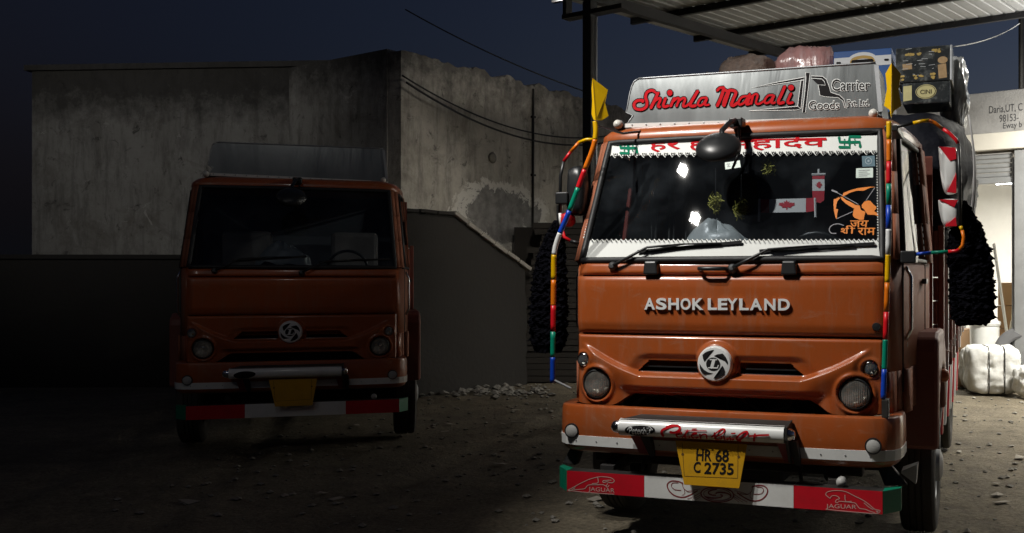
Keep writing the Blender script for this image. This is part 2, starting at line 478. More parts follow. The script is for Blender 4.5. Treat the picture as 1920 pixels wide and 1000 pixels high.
# ---- loose stuff on the ground
def rock(mb, c, r, sq=0.6):
    c = Vector(c); k = random.random() * 99
    vs = [Vector(p) for p in ((1, 0, 0), (-1, 0, 0), (0, 1, 0), (0, -1, 0), (0, 0, 1), (0, 0, -1), (.7, .7, .3), (-.7, .6, .4), (.6, -.7, .4), (-.6, -.7, .3))]
    bm = bmesh.new()
    for p in vs:
        p = p * r * random.uniform(0.7, 1.2)
        bm.verts.new((p.x, p.y, p.z * sq))
    hull = bmesh.ops.convex_hull(bm, input=bm.verts)
    bm.verts.index_update()
    R = Matrix.Rotation(random.uniform(0, 6.28), 3, 'Z')
    vv = [v for v in bm.verts if v.link_faces]; idx = {v: i for i, v in enumerate(vv)}
    mb.add([c + R @ v.co for v in vv], [tuple(idx[v] for v in f.verts) for f in bm.faces])
    bm.free()
STONE = mat('pale_rubble', (0.24, 0.225, 0.195), 0.85, var=0.5, scale=3, bump=0.3)
mb = MB()
for i in range(3200):
    x = random.uniform(-5, 8); y = 6.2 + 13 * random.random() ** 1.3
    r = random.choice([0.006, 0.008, 0.008, 0.01, 0.01, 0.014, 0.02, 0.03, 0.04])
    rock(mb, (x, y, gh(x, y) - 0.03 + r * 0.25), r)
tag(mb.build('gravel', STONE), 'loose small stones scattered over the dirt yard', 'gravel', kind='stuff')
RUB = mat('broken_plaster', (0.20, 0.19, 0.17), 0.85, var=0.4, scale=4, bump=0.3)
mb = MB()
for i in range(230):
    px = random.gauss(915, 75); D = random.gauss(17.3, 0.45)
    p = wpt(px, 0, D); r = random.choice([0.02, 0.03, 0.04, 0.06, 0.09])
    rock(mb, (p.x, p.y, gh(p.x, p.y) - 0.03 + r * 0.3 + random.random() * 0.04), r)
tag(mb.build('rubble', RUB), 'strewn rubble of pale broken plaster at the foot of the old wall', 'rubble', kind='stuff')
LIT = mat('litter_card', (0.33, 0.30, 0.25), 0.8, var=0.4, scale=6)
mb = MB()
for i in range(60):
    x = random.uniform(2.0, 5.6); y = random.uniform(7.1, 12.0)
    if random.random() < 0.35: x = random.uniform(-4.5, 0); y = random.uniform(8, 15)
    a = random.uniform(0, 6.28); l = random.uniform(0.03, 0.12); w = random.uniform(0.02, 0.06); z = gh(x, y) - 0.022
    dx, dy = math.cos(a), math.sin(a)
    q = [(x + dx * l * s1 - dy * w * s2, y + dy * l * s1 + dx * w * s2, z + random.uniform(0, 0.02)) for s1, s2 in ((-1, -1), (1, -1), (1.1, .8), (-.8, 1))]
    mb.prism(q, (0, 0, 0.003))
tag(mb.build('litter', LIT), 'dry leaves and scraps of card lying on the yard', 'litter', kind='stuff')

# ---- old plaster wall behind the truck
def plaster(name, c0, c1, patch=None):
    m = bpy.data.materials.new(name); m.use_nodes = True
    nt = m.node_tree; N = nt.nodes; L = nt.links; b = N['Principled BSDF']; b.inputs['Roughness'].default_value = 0.9
    tc = N.new('ShaderNodeTexCoord')
    def nz(scale, det=8, rg=0.6, st=None, dist=0.0):
        n = N.new('ShaderNodeTexNoise'); n.inputs['Scale'].default_value = scale; n.inputs['Detail'].default_value = det; n.inputs['Roughness'].default_value = rg
        n.inputs['Distortion'].default_value = dist
        if st:
            mp = N.new('ShaderNodeMapping'); mp.inputs['Scale'].default_value = st; L.new(tc.outputs['Object'], mp.inputs[0]); L.new(mp.outputs[0], n.inputs['Vector'])
        else: L.new(tc.outputs['Object'], n.inputs['Vector'])
        return n
    def ramp(src, p0, p1, v0=0.0, v1=1.0):
        r = N.new('ShaderNodeMapRange'); r.inputs[1].default_value = p0; r.inputs[2].default_value = p1; r.inputs[3].default_value = v0; r.inputs[4].default_value = v1
        L.new(src, r.inputs[0]); return r.outputs[0]
    def mix(f, a, c, mode='MIX'):
        x = N.new('ShaderNodeMix'); x.data_type = 'RGBA'; x.blend_type = mode
        if isinstance(f, float): x.inputs[0].default_value = f
        else: L.new(f, x.inputs[0])
        for s, k in ((a, 6), (c, 7)):
            if isinstance(s, tuple): x.inputs[k].default_value = s + (1,)
            else: L.new(s, x.inputs[k])
        return x.outputs[2]
    base = mix(ramp(nz(1.2, 8, 0.7).outputs['Fac'], 0.35, 0.65), c0, c1)
    streak = ramp(nz(1.5, 8, 0.75, (2.6, 2.6, 0.5)).outputs['Fac'], 0.48, 0.72, 0, 0.85)
    col = mix(streak, base, (0.10, 0.095, 0.085))
    blot = ramp(nz(0.9, 9, 0.75, None, 0.8).outputs['Fac'], 0.50, 0.66, 0, 0.7)
    col = mix(blot, col, (0.17, 0.155, 0.13))
    spots = ramp(nz(3.5, 10, 0.75, None, 0.6).outputs['Fac'], 0.57, 0.66, 0, 0.85)
    col = mix(spots, col, (0.07, 0.066, 0.06))
    flake = ramp(nz(1.7, 12, 0.8, None, 1.0).outputs['Fac'], 0.615, 0.63, 0, 0.8)
    col = mix(flake, col, (0.56, 0.54, 0.50))
    sep = N.new('ShaderNodeSeparateXYZ'); L.new(tc.outputs['Object'], sep.inputs[0])
    # rain-black band below the top edge, ragged
    a = N.new('ShaderNodeMath'); a.operation = 'MULTIPLY_ADD'; L.new(nz(2.2, 8, 0.75).outputs['Fac'], a.inputs[0]); a.inputs[1].default_value = 2.2; L.new(sep.outputs[2], a.inputs[2])
    top = ramp(a.outputs[0], 6.35, 7.1, 0, 0.85)
    col = mix(top, col, (0.055, 0.052, 0.048))
    hgt = nz(9, 8, 0.7).outputs['Fac']
    if patch:
        cy, cz, ry, rz = patch
        def term(o, c, r):
            s1 = N.new('ShaderNodeMath'); s1.operation = 'SUBTRACT'; L.new(o, s1.inputs[0]); s1.inputs[1].default_value = c
            s2 = N.new('ShaderNodeMath'); s2.operation = 'DIVIDE'; L.new(s1.outputs[0], s2.inputs[0]); s2.inputs[1].default_value = r
            s3 = N.new('ShaderNodeMath'); s3.operation = 'POWER'; L.new(s2.outputs[0], s3.inputs[0]); s3.inputs[1].default_value = 2
            return s3.outputs[0]
        d = N.new('ShaderNodeMath'); d.operation = 'ADD'; L.new(term(sep.outputs[1], cy, ry), d.inputs[0]); L.new(term(sep.outputs[2], cz, rz), d.inputs[1])
        d2 = N.new('ShaderNodeMath'); d2.operation = 'MULTIPLY_ADD'; L.new(nz(2.0, 12, 0.78, None, 0.7).outputs['Fac'], d2.inputs[0]); d2.inputs[1].default_value = 3.6; L.new(d.outputs[0], d2.inputs[2])
        rim = ramp(d2.outputs[0], 3.0, 2.9)
        bare = ramp(d2.outputs[0], 2.55, 2.50)
        col = mix(rim, col, (0.68, 0.66, 0.61))
        bcol = mix(ramp(nz(5, 8, 0.7).outputs['Fac'], 0.35, 0.65), (0.15, 0.145, 0.138), (0.30, 0.29, 0.275))
        col = mix(bare, col, bcol)
        hh = N.new('ShaderNodeMath'); hh.operation = 'SUBTRACT'; L.new(hgt, hh.inputs[0]); L.new(bare, hh.inputs[1]); hgt = hh.outputs[0]
    L.new(col, b.inputs['Base Color'])
    bp = N.new('ShaderNodeBump'); bp.inputs['Strength'].default_value = 0.55; bp.inputs['Distance'].default_value = 0.04
    L.new(hgt, bp.inputs['Height']); L.new(bp.outputs[0], b.inputs['Normal'])
    return m
PLASTER = plaster('stained_plaster', (0.36, 0.335, 0.29), (0.56, 0.53, 0.47), (2.55, 3.25, 1.25, 0.62))
PLASTER2 = plaster('faded_plaster', (0.33, 0.32, 0.29), (0.42, 0.41, 0.38))
WALL0 = (-4.74, 17.5)
wr = empty('plaster_wall', (WALL0[0], WALL0[1], 0), GA)
tag(wr, 'tall stained plaster wall with black rain marks and a bare cement patch behind the truck', 'wall')
mb = MB()
def wallz(y): return 6.03 + 0.05 * math.floor(2.6 * noise.noise(Vector((y * 2.3, 7, 0))) + 0.5) + 0.05 * noise.noise(Vector((y * 1.3, 0, 0))) + 0.06 * noise.noise(Vector((y * 4, 3, 0))) + 0.03 * noise.noise(Vector((y * 11, 3, 0))) - 0.012 * y
ys = [i * 0.08 for i in range(201)]
r0 = [(0, y, wallz(y)) for y in ys]; r1 = [(0, y, -0.1) for y in ys]; r2 = [(-0.35, y, wallz(y)) for y in ys]; r3 = [(-0.35, y, -0.1) for y in ys]
mb.loft([r1, r0, r2, r3], closed=False)
mb.add([r1[0], r0[0], r2[0], r3[0]], [(0, 1, 2, 3)])
mb.build('wall_face', PLASTER, wr)
MB().box(-3.2, -0.352, -0.02, 0.3, -0.1, 6.1).build('wall_return', PLASTER2, wr)
MB().tube([(0.03, 3.45, 0.3), (0.03, 3.45, 2.5), (0.032, 3.46, 5.9)], 0.022, 8).build('drain_pipe', CHASSIS, wr, smooth=True)
for z in (2.7, 4.1, 5.3):
    MB().box(-0.002, 0.06, 3.41, 3.51, z, z + 0.04).build('pipe_clip', CHASSIS, wr)
mb = MB(); mb.lathe([(0.09, -0.01), (0.11, 0.02), (0.06, 0.05), (0.0, 0.06)], (0, 2.28, 4.36), (1, 0, 0), 12)
mb.build('bracket_stub', STONE, wr, smooth=True)

def cable(name, p0, p1, sag, r, label):
    a = Vector(p0); b = Vector(p1)
    pts = []
    for i in range(25):
        t = i / 24
        p = a.lerp(b, t) - Vector((0, 0, sag * 4 * t * (1 - t)))
        pts.append(p - a)
    o = MB().tube(pts, r, 6).build(name, BLACK, loc=a, smooth=True)
    return tag(o, label, 'cable')
cable('overhead_cable', grid_pt(WALL0, 0.15, -0.1, 5.55), grid_pt(WALL0, 0.2, 7.2, 5.6), 0.62, 0.016, 'upper of two sagging black cables strung along the plaster wall')
cable('overhead_cable', grid_pt(WALL0, 0.25, -0.1, 5.42), grid_pt(WALL0, 0.3, 7.2, 5.5), 0.68, 0.02, 'lower thicker sagging black cable strung along the plaster wall')
cable('overhead_cable', wpt(760, 18, 21), wpt(1115, 178, 21), 0.12, 0.014, 'single thin cable slanting across the night sky above the plaster wall')

# ---- dark stair block, plank stack and the dim left of the yard
DPL = mat('soot_plaster', (0.020, 0.018, 0.016), 0.9, var=0.4, scale=3, bump=0.4, bscale=12)  # near-black base: shade put into the colour where lamps lit too strongly
COP = mat('stair_coping', (0.30, 0.28, 0.25), 0.85, var=0.35, scale=5, bump=0.3)
sr = empty('stair_block', (WALL0[0], WALL0[1], 0), GA)
tag(sr, 'dark masonry stair block with a sloping pale coping before the plaster wall', 'staircase')
SX = 1.0
def jag(p0, p1, n_, amp):
    out = []
    for k in range(n_):
        t = k / n_; y = p0[0] + (p1[0] - p0[0]) * t; z = p0[1] + (p1[1] - p0[1]) * t
        out.append((y + amp * noise.noise(Vector((y * 9, z * 9, 1))), z + amp * noise.noise(Vector((y * 7, z * 7, 5)))))
    return out
prof = jag((-.87, 3.07), (.30, 3.09), 12, .05) + jag((.30, 3.09), (2.14, 2.18), 20, .05) + jag((2.14, 2.18), (2.2, -.05), 16, .07) + [(2.2, -.08), (-.87, -.08)]
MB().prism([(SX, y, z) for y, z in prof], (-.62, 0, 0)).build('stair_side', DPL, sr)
nseg = 6
for k in range(nseg):      # coping slabs, each a little out of line
    y0 = .28 + (2.26 - .28) * k / nseg; y1 = .28 + (2.26 - .28) * (k + .94) / nseg
    z0 = 3.12 - (y0 - .28) * .493 + random.uniform(-.015, .015); z1 = 3.12 - (y1 - .28) * .493 + random.uniform(-.015, .015)
    MB().beam((SX - .07, y0, z0), (SX - .07, y1, z1), .30, .075).build('coping_slab', COP, sr, bevel=.014)
for k in range(3):
    y0 = -.9 + k * .4
    MB().beam((SX - .07, y0, 3.11 + .01 * (k % 2)), (SX - .07, y0 + .37, 3.11), .28, .06).build('coping_slab', DPL, sr, bevel=.014)
for k in range(7):
    y0 = .3 + k * .263
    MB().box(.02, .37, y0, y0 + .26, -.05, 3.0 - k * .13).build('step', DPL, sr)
TIMB = mat('old_timber', (0.028, 0.024, 0.02), 0.85, var=0.5, scale=4, stretch=(1, 8, 8), bump=0.3)
ps = empty('plank_stack', wpt(1015, 0, 19.0) * 1.0); ps.location.z = 0
tag(ps, 'stepped stack of dark old planks beside the stair block', 'planks')
for i in range(26):
    z = i * 0.118; x0 = -0.95 + 0.036 * i + random.uniform(-.16, .16)
    MB().box(x0, 1.2 + random.uniform(-.1, .1), random.uniform(-.05, .02), 0.45, z, z + 0.108).build('plank', TIMB, ps)
MB().box(-0.6, 1.1, 0.5, 0.9, 0, 3.0).build('plank_backing', TIMB, ps)

lb = wpt(60, 0, 21.5); br = empty('plaster_building', (lb.x, lb.y, 0), math.radians(-4))
tag(br, 'dim grey plaster building far across the dark side of the yard', 'building')
MB().box(0, 6.6, 0, 5, -0.1, 6.5).build('wall', PLASTER2, br)
MB().box(-0.1, 6.7, -0.12, 5.1, 6.5, 6.62).build('parapet', PLASTER2, br)
bw = wpt(-60, 0, 18.3); bwr = empty('boundary_wall', (bw.x, bw.y, 0), math.radians(2))  # dark wall added where only shade is, below the dim building
tag(bwr, 'low near-black wall added to darken the foot of the dim building', 'wall')
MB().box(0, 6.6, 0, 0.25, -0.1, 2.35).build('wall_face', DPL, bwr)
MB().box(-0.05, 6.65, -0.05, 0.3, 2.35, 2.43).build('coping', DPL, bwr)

CN0 = (0.1227 * 18.3, 18.3)             # far corner of the canopy
# ---- warehouse with open shutter
WH = wpt(1910, 0, 18.0); WH0 = (WH.x, WH.y)
wh = empty('warehouse', (WH.x, WH.y, 0), GA)
tag(wh, 'lit warehouse with lettered concrete fascia and raised roller shutter', 'warehouse')
CONC = mat('weathered_concrete', (0.31, 0.305, 0.30), 0.85, var=0.3, scale=2.5, bump=0.35, bscale=25, dirt=(0.15, 0.145, 0.135), dscale=2.6, damt=0.65)
CREAM = mat('cream_lintel', (0.66, 0.63, 0.56), 0.7, var=0.08, dirt=(0.4, 0.36, 0.3), damt=0.3)
SHUT = mat('galvanised_shutter', (0.38, 0.39, 0.40), 0.45, metal=0.5, var=0.15, dirt=(0.2, 0.19, 0.18), damt=0.4)
INWALL = mat('whitewash', (0.70, 0.69, 0.66), 0.85, var=0.08, dirt=(0.45, 0.42, 0.38), dscale=1.5, damt=0.4)
MB().box(-9, 6, -0.12, 0.25, 4.66, 5.42).build('fascia', CONC, wh, bevel=0.015)
MB().box(-9, 6, -0.2, -0.001, 4.34, 4.655).build('lintel', CREAM, wh, bevel=0.02)
MB().box(-9, 6, 0.0, 0.25, 4.28, 4.655).build('lintel_core', CONC, wh)
MB().box(-9, -3.4, 0.0, 0.25, -0.1, 4.279).build('front_wall', INWALL, wh)
MB().box(0.16, 6, 0.0, 0.25, -0.1, 4.279).build('front_wall', INWALL, wh)
MB().box(-0.06, 0.16, -0.08, 0.2, -0.05, 4.335).build('door_post', SHUT, wh, bevel=0.01)
MB().box(-0.12, -0.062, -0.02, 0.16, -0.05, 4.2).build('shutter_guide', STEEL, wh, bevel=0.006)
for k in range(5):
    z = 3.86 + k * 0.085
    MB().box(-3.4, -0.122, 0.03 - 0.012 * (k % 2), 0.07, z, z + 0.078).build('shutter_slat', SHUT, wh, bevel=0.02)
MB().box(-3.4, -0.122, 0.0, 0.1, 3.74, 3.855).build('bottom_rail', SHUT, wh, bevel=0.015)
# interior
MB().box(-6, 5.5, 9.0, 9.2, -0.1, 4.8).build('back_wall', INWALL, wh)
MB().box(-6.2, -6.0, 0.26, 9.2, -0.1, 4.8).build('side_wall', INWALL, wh)
MB().box(5.5, 5.7, 0.26, 9.2, -0.1, 4.8).build('side_wall', INWALL, wh)
MB().box(-6.2, 5.7, 0.26, 9.2, 4.8, 4.95).build('ceiling', INWALL, wh)
for y in (2.4, 4.8, 7.2):
    MB().box(-6, 5.5, y, y + 0.2, 4.45, 4.798).build('ceiling_beam', INWALL, wh)
FLOORC = mat('cement_floor', (0.33, 0.32, 0.30), 0.7, var=0.2)
MB().box(-6, 5.5, 0.0, 9.0, -0.1, 0.03).build('floor_slab', FLOORC, wh)
pr = Print(lambda x, y, l: Vector((x, -0.12 - l, y)), 0.003)
pr.text('Daria,UT, C', [(-0.50, 5.16), (0.10, 5.16), (0.10, 5.0), (-0.50, 5.0)], 0.006)
pr.text('98153-', [(-0.31, 4.98), (0.03, 4.98), (0.03, 4.845), (-0.31, 4.845)], 0.006)
pr.text('Eway b', [(-0.245, 4.83), (0.09, 4.83), (0.09, 4.69), (-0.245, 4.69)], 0.006)
pr.build('lettering', mat('stencil_black', (0.05, 0.05, 0.055), 0.7, var=0.4, scale=20), wh)
MB().tube([(0.02, 0.1, 5.42), (0.02, 0.1, 7.6)], 0.05, 8).build('roof_post', CHASSIS, wh)

# tube lamps: the ones that light the warehouse, the bale and the canopy
TUBE = mat('lit_tube', (0.9, 0.95, 1.0), 0.5, var=0.0, emit=(0.92, 0.97, 1.0), estr=14.0)
def tube_lamp(loc, rz, label, power, length=1.2, rx=0.0, up=0):
    r = empty('tube_lamp', loc, rz); tag(r, label, 'lamp', 'tube lamps of the warehouse')
    MB().box(-length / 2, length / 2, -0.04, 0.04, 0.03, 0.08).build('batten', WHITEP, r, bevel=0.008)
    MB().tube([(-length / 2 + .03, 0, 0), (length / 2 - .03, 0, 0)], 0.017, 10).build('glass_tube', TUBE, r, smooth=True)
    if up:
        lu = bpy.data.lights.new('tube_light', 'AREA'); lu.shape = 'RECTANGLE'; lu.size = length; lu.size_y = 0.08; lu.energy = up; lu.color = (1.0, 0.98, 0.93)
        uo = bpy.data.objects.new('tube_light', lu); uo.parent = r; uo.location = (0, 0, 0.10); uo.rotation_euler = (math.pi, 0, 0); COL.objects.link(uo)
    li = bpy.data.lights.new('tube_light', 'AREA'); li.shape = 'RECTANGLE'; li.size = length; li.size_y = 0.08
    li.energy = power; li.color = (1.0, 0.96, 0.86)
    lo = bpy.data.objects.new('tube_light', li); lo.parent = r; lo.location = (0, 0, -0.03); lo.rotation_euler = (rx, 0, 0); COL.objects.link(lo)
    return r
for x, y in ((-3.5, 3.6), (0.5, 3.6), (-1.5, 6.0), (2.5, 6.0)):
    p = grid_pt(WH0, x, y, 4.3)
    tube_lamp(p, GA, ('near' if y < 5 else 'far') + ' tube lamp hung from the warehouse ceiling, ' + ('one bay further in from the shutter side' if x > 0 else 'over the bay behind the truck'), 230)
p = grid_pt(WH0, 2.6, -2.4, 4.9)
tube_lamp(grid_pt(CN0, 7.4, -4.2, 5.6), GA, 'unseen tube lamp added under the canopy to brighten the truck flank and ground', 210)  # unseen lamp added to brighten the flank and the right-hand ground
tube_lamp(p, GA, 'tube lamp hung under the canopy before the warehouse door', 700, rx=math.radians(32), up=190)

# fan rod
fr = empty('ceiling_fan', grid_pt(WH0, -0.10, 3.3, 0)); fr.location.z = 0
tag(fr, 'small ceiling fan on a thin rod inside the warehouse', 'fan')
MB().tube([(0, 0, 4.79), (0, 0, 3.25)], 0.012, 8).build('rod', STEEL, fr)
MB().lathe([(0.0, -0.07), (0.09, -0.05), (0.10, 0.02), (0.03, 0.06)], (0, 0, 3.2), (0, 0, 1), 14).build('motor', STEEL, fr, smooth=True)
for k in range(3):
    a = k * 2.094 + 0.4; d = Vector((math.cos(a), math.sin(a), 0)); w = Vector((-d.y, d.x, 0)) * 0.06
    MB().hexa([d * .1 - w * .6 + Vector((0, 0, 3.195)), d * .6 - w + Vector((0, 0, 3.19)), d * .6 + w + Vector((0, 0, 3.21)), d * .1 + w * .6 + Vector((0, 0, 3.205)),
               d * .1 - w * .6 + Vector((0, 0, 3.2)), d * .6 - w + Vector((0, 0, 3.195)), d * .6 + w + Vector((0, 0, 3.215)), d * .1 + w * .6 + Vector((0, 0, 3.21))]).build('fan_blade', STEEL, fr)

# ---- canopy
cn = empty('canopy', (CN0[0], CN0[1], 0), GA)
tag(cn, 'corrugated metal canopy on dark steel purlins over the loading bay', 'canopy')
ROOFM = mat('roof_sheet_grey', (0.34, 0.345, 0.345), 0.6, metal=0.1, var=0.12, scale=2, dirt=(0.22, 0.20, 0.18), dscale=1.6, damt=0.55)
PUR = mat('purlin_dark', (0.022, 0.022, 0.025), 0.6, var=0.3)
def rz(y): return 6.2 + 0.053 * y
for i in range(13):
    x0 = -0.85 + i * 1.0
    prof = []
    for k in range(5):
        b = x0 + k * 0.2
        prof += [(b, 0), (b + 0.14, 0), (b + 0.15, 0.014), (b + 0.185, 0.014)]
    prof.append((x0 + 1.0 - 0.001, 0.0))
    rings = [[(x, y, rz(y) + 0.1 + h + 0.004 * (i % 2)) for x, h in prof] for y in (0.28, -1.945, -3.8, -5.7, -7.6, -9.5)]
    mb = MB(); mb.loft(rings, closed=False)
    mb.build('roof_sheet', ROOFM, cn)
for y in (0.0, -1.945, -3.8, -5.7, -7.6, -9.4):
    MB().box(-0.85, 12.1, y - 0.035, y + 0.035, rz(y), rz(y) + 0.095).build('purlin', PUR, cn)
    mb = MB()
    for k in range(60): mb.box(-0.8 + k * 0.215, -0.77 + k * 0.215, y - 0.05, y - 0.036, rz(y) + 0.05, rz(y) + 0.09)
    tag(mb.build('roof_clips', PUR, cn), kind='stuff')
for x in (0.0, 6.0, 11.9):
    MB().hexa([(x - .06, -9.5, rz(-9.5) - .15), (x + .06, -9.5, rz(-9.5) - .15), (x + .06, 0.1, rz(.1) - .15), (x - .06, 0.1, rz(.1) - .15),
               (x - .06, -9.5, rz(-9.5) - .004), (x + .06, -9.5, rz(-9.5) - .004), (x + .06, 0.1, rz(.1) - .004), (x - .06, 0.1, rz(.1) - .004)]).build('rafter', PUR, cn)
MB().box(-0.07, 0.07, -6.0, -5.86, -0.1, rz(-5.9) - 0.16).build('post', PUR, cn)
MB().tube([(0.12, -5.95, -0.1), (0.12, -5.95, 5.5)], 0.02, 8).build('conduit', STEEL, cn)
MB().box(11.83, 11.97, -6.0, -5.86, -0.1, rz(-5.9) - 0.16).build('post', PUR, cn)
MB().box(11.83, 11.97, -0.1, 0.04, -0.1, rz(0) - 0.16).build('post', PUR, cn)
MB().box(-0.07, 0.07, -0.1, 0.04, -0.1, rz(0) - 0.16).build('post', PUR, cn)
MB().box(-0.42, 0.6, -6.02, -5.85, 5.54, 5.60).build('outrigger', PUR, cn)
MB().box(-0.42, -0.36, -6.0, -5.87, 5.602, 6.1).build('outrigger_end', PUR, cn)

# ---- goods outside the warehouse
def lump(fn, nu=20, nv=12):
    pass
def bale(name, loc, rz_, sx, sy, sz, m, label, cat, straps=(), amp=0.035, seed=0, power=4.0, strapm=None, group=None):
    r = empty(name, loc, rz_); tag(r, label, cat, group)
    mb = MB(); nu, nv = 84, 50
    def pt(a, b, grow=0.0):
        th = a * 2 * math.pi; ph = (b - 0.5) * math.pi
        d = Vector((math.cos(th) * math.cos(ph), math.sin(th) * math.cos(ph), math.sin(ph)))
        k = (abs(d.x) ** power + abs(d.y) ** power + abs(d.z) ** power) ** (-1 / power)
        p = d * k
        nn = noise.noise(Vector((p.x * 2 + seed, p.y * 2, p.z * 2))) * amp + (0.4 - abs(noise.noise(Vector((p.x * 4 + seed, p.y * 4, p.z * 3))))) * amp * 0.9 + (0.3 - abs(noise.noise(Vector((p.x * 11 + seed, p.y * 11, p.z * 7))))) * amp * 0.45
        q = Vector((p.x * sx / 2, p.y * sy / 2, p.z * sz / 2)) * (1 + grow) + d * nn
        for s in straps: q += -d * 0.02 * math.exp(-((q.x - s) / 0.035) ** 2)
        return Vector((q.x, q.y, max(q.z + sz / 2, 0.0)))
    mb.grid(pt, nu, nv)
    mb.build('wrapping', m, r, smooth=True)
    for s in straps:
        path = []
        for k in range(41):
            a = 2 * math.pi * k / 40; d = Vector((0, math.cos(a), math.sin(a)))
            kk = (abs(d.y) ** power + abs(d.z) ** power) ** (-1 / power)
            y = d.y * kk * (sy / 2 + 0.012); z = d.z * kk * (sz / 2 + 0.012) + sz / 2
            path.append((s, y, max(z, 0.006)))
        MB().tube(path, 0.009, 6).build('strap', strapm or BLACK, r, smooth=True)
    return r
WFAB = mat('white_woven_sack', (0.68, 0.68, 0.66), 0.6, var=0.08, bump=0.35, bscale=14, dirt=(0.40, 0.37, 0.32), dscale=3, damt=0.4)
CRM = mat('cream_sack', (0.62, 0.57, 0.44), 0.7, var=0.15, bump=0.4, bscale=12)
b0 = wpt(1860, 0, 17.2)
bale('wrapped_bale', (b0.x, b0.y, 0), -0.12, 0.86, 0.72, 0.80, WFAB, 'large white wrapped bale bound with two black straps outside the warehouse', 'bale', straps=(-0.12, 0.14), seed=3, power=6.5, amp=0.045)
b1 = wpt(1822, 0, 18.0)
bale('wrapped_bale', (b1.x, b1.y, 0), -0.3, 0.42, 0.5, 0.75, WFAB, 'smaller white sack squeezed between the strapped bale and the truck', 'sack', seed=9, power=3)
b2 = wpt(1846, 0, 18.6)
bk = empty('white_bucket', (b2.x, b2.y, 0.0)); tag(bk, 'white plastic drum with crumpled plastic on top behind the strapped bale', 'drum')
mb = MB(); mb.lathe([(0.0, 0.0), (0.24, 0.0), (0.26, 0.5), (0.27, 1.10), (0.29, 1.11), (0.29, 1.16), (0.25, 1.16), (0.24, 0.9), (0.0, 0.9)], (0, 0, 0), (0, 0, 1), 24); mb.build('drum_body', WHITEP, bk, auto=40)
mb = MB()
mb.grid(lambda a, b: Vector((0.3 * math.cos(a * 6.283) * math.sin(b * 1.5), 0.3 * math.sin(a * 6.283) * math.sin(b * 1.5), 1.12 + 0.14 * math.cos(b * 1.5) + 0.07 * noise.noise(Vector((math.cos(a * 6.283) * 3, math.sin(a * 6.283) * 3, b * 5))))), 24, 10)
mb.build('crumpled_plastic', WFAB, bk)
def tyre(name, parent, c, axis_, R, w, rim=True, loc=None, m=TYRE):
    """a truck tyre: tread with grooves, side walls, steel rim"""
    c = Vector(c); h = w / 2
    prof = [(R * 0.56, -h * 0.75), (R * 0.62, -h * 0.95), (R * 0.8, -h * 1.0), (R * 0.93, -h * 0.95), (R * 0.985, -h * 0.82)]
    ng = 4
    for k in range(ng):
        x0 = -0.66 + k * 1.32 / ng; x1 = x0 + 1.32 / ng
        prof += [(R, h * x0), (R, h * (x1 - 0.10))] + ([(R - 0.014, h * (x1 - 0.09)), (R - 0.014, h * (x1 - 0.01))] if k < ng - 1 else [])
    prof += [(R * 0.985, h * 0.82), (R * 0.93, h * 0.95), (R * 0.8, h), (R * 0.62, h * 0.95), (R * 0.56, h * 0.75)]
    mb = MB(); mb.lathe(prof, c, axis_, 48)
    return mb.build(name, m, parent, auto=35)
tp = wpt(1908, 0, 17.9)
tr_ = empty('old_tyre', (tp.x, tp.y, 0), -0.4); tag(tr_, 'worn grey truck tyre leaning behind the strapped bale', 'tyre')
t_ = tyre('tyre', tr_, (0, 0, 0), (0, 1, 0), 0.52, 0.26, m=mat('grey_tyre', (0.10, 0.10, 0.105), 0.8, var=0.3))
t_.location = (0.1, 0.0, 0.52); t_.rotation_euler = (math.radians(-24), 0, 0); t_.location.z = 0.60
b3 = wpt(1925, 0, 18.3); bale('filled_sack', (b3.x, b3.y, 0.0), 0.2, 0.6, 0.45, 1.42, CRM, 'tall cream sack standing by the door post behind the old tyre', 'sack', seed=5, power=2.6)
b4 = wpt(1926, 0, 16.6); bale('filled_sack', (b4.x, b4.y, 0.0), 0.4, 0.42, 0.45, 0.52, WFAB, 'small white sack at the frame edge beside the strapped bale', 'sack', seed=15, power=2.6)
CARD = mat('brown_card', (0.33, 0.21, 0.12), 0.8, var=0.1)
for k in range(4):
    p = grid_pt(WH0, -0.62, 2.2, 0.032 + k * 0.47)
    o = MB().box(-0.3, 0.3, -0.25, 0.25, 0, 0.46).build('carton', CARD, loc=p, rot=(0, 0, GA + 0.06 * (k % 2)), bevel=0.008)
    tag(o, ['bottom', 'second from bottom', 'third from bottom', 'topmost'][k] + ' brown carton of the stack inside the warehouse door', 'carton', 'brown cartons inside the warehouse')
for k, (gx_, gy_, w_, h_, lab) in enumerate(((-0.75, -0.35, .26, .34, 'small brown carton on the ground between the truck and the drum'), (-1.3, 1.2, .4, .55, 'wide brown carton just inside the shutter, truck side'), (-1.25, 1.25, .3, .4, 'brown carton set on the wide one inside the shutter'))):
    o = MB().box(-w_, w_, -w_ * .8, w_ * .8, 0, h_).build('carton', CARD, loc=grid_pt(WH0, gx_, gy_, 0.0 if k == 0 else (.032 if k == 1 else .585)), rot=(0, 0, GA + .2 * k), bevel=0.012)
    tag(o, lab, 'carton', 'brown cartons inside the warehouse' if k else None)
pn = MB().box(-0.25, 0.25, -0.03, 0.03, 0, 2.0).build('board', mat('pale_yellow_board', (0.62, 0.58, 0.36), 0.6), loc=grid_pt(WH0, -0.30, 1.5, 0.032), rot=(math.radians(-6), 0, GA))
tag(pn, 'pale yellow board leaning inside the warehouse by the door post', 'board')
st = MB().tube([(0, 0, 0), (-0.35, 0.1, 1.5)], 0.03, 8).build('white_pole', WHITEP, loc=grid_pt(WH0, -0.35, 1.0, 1.4)); st.location.z = 0.04
st.scale = (1, 1, 1.75)
tag(st, 'white pole leaning against the goods inside the warehouse', 'pole')
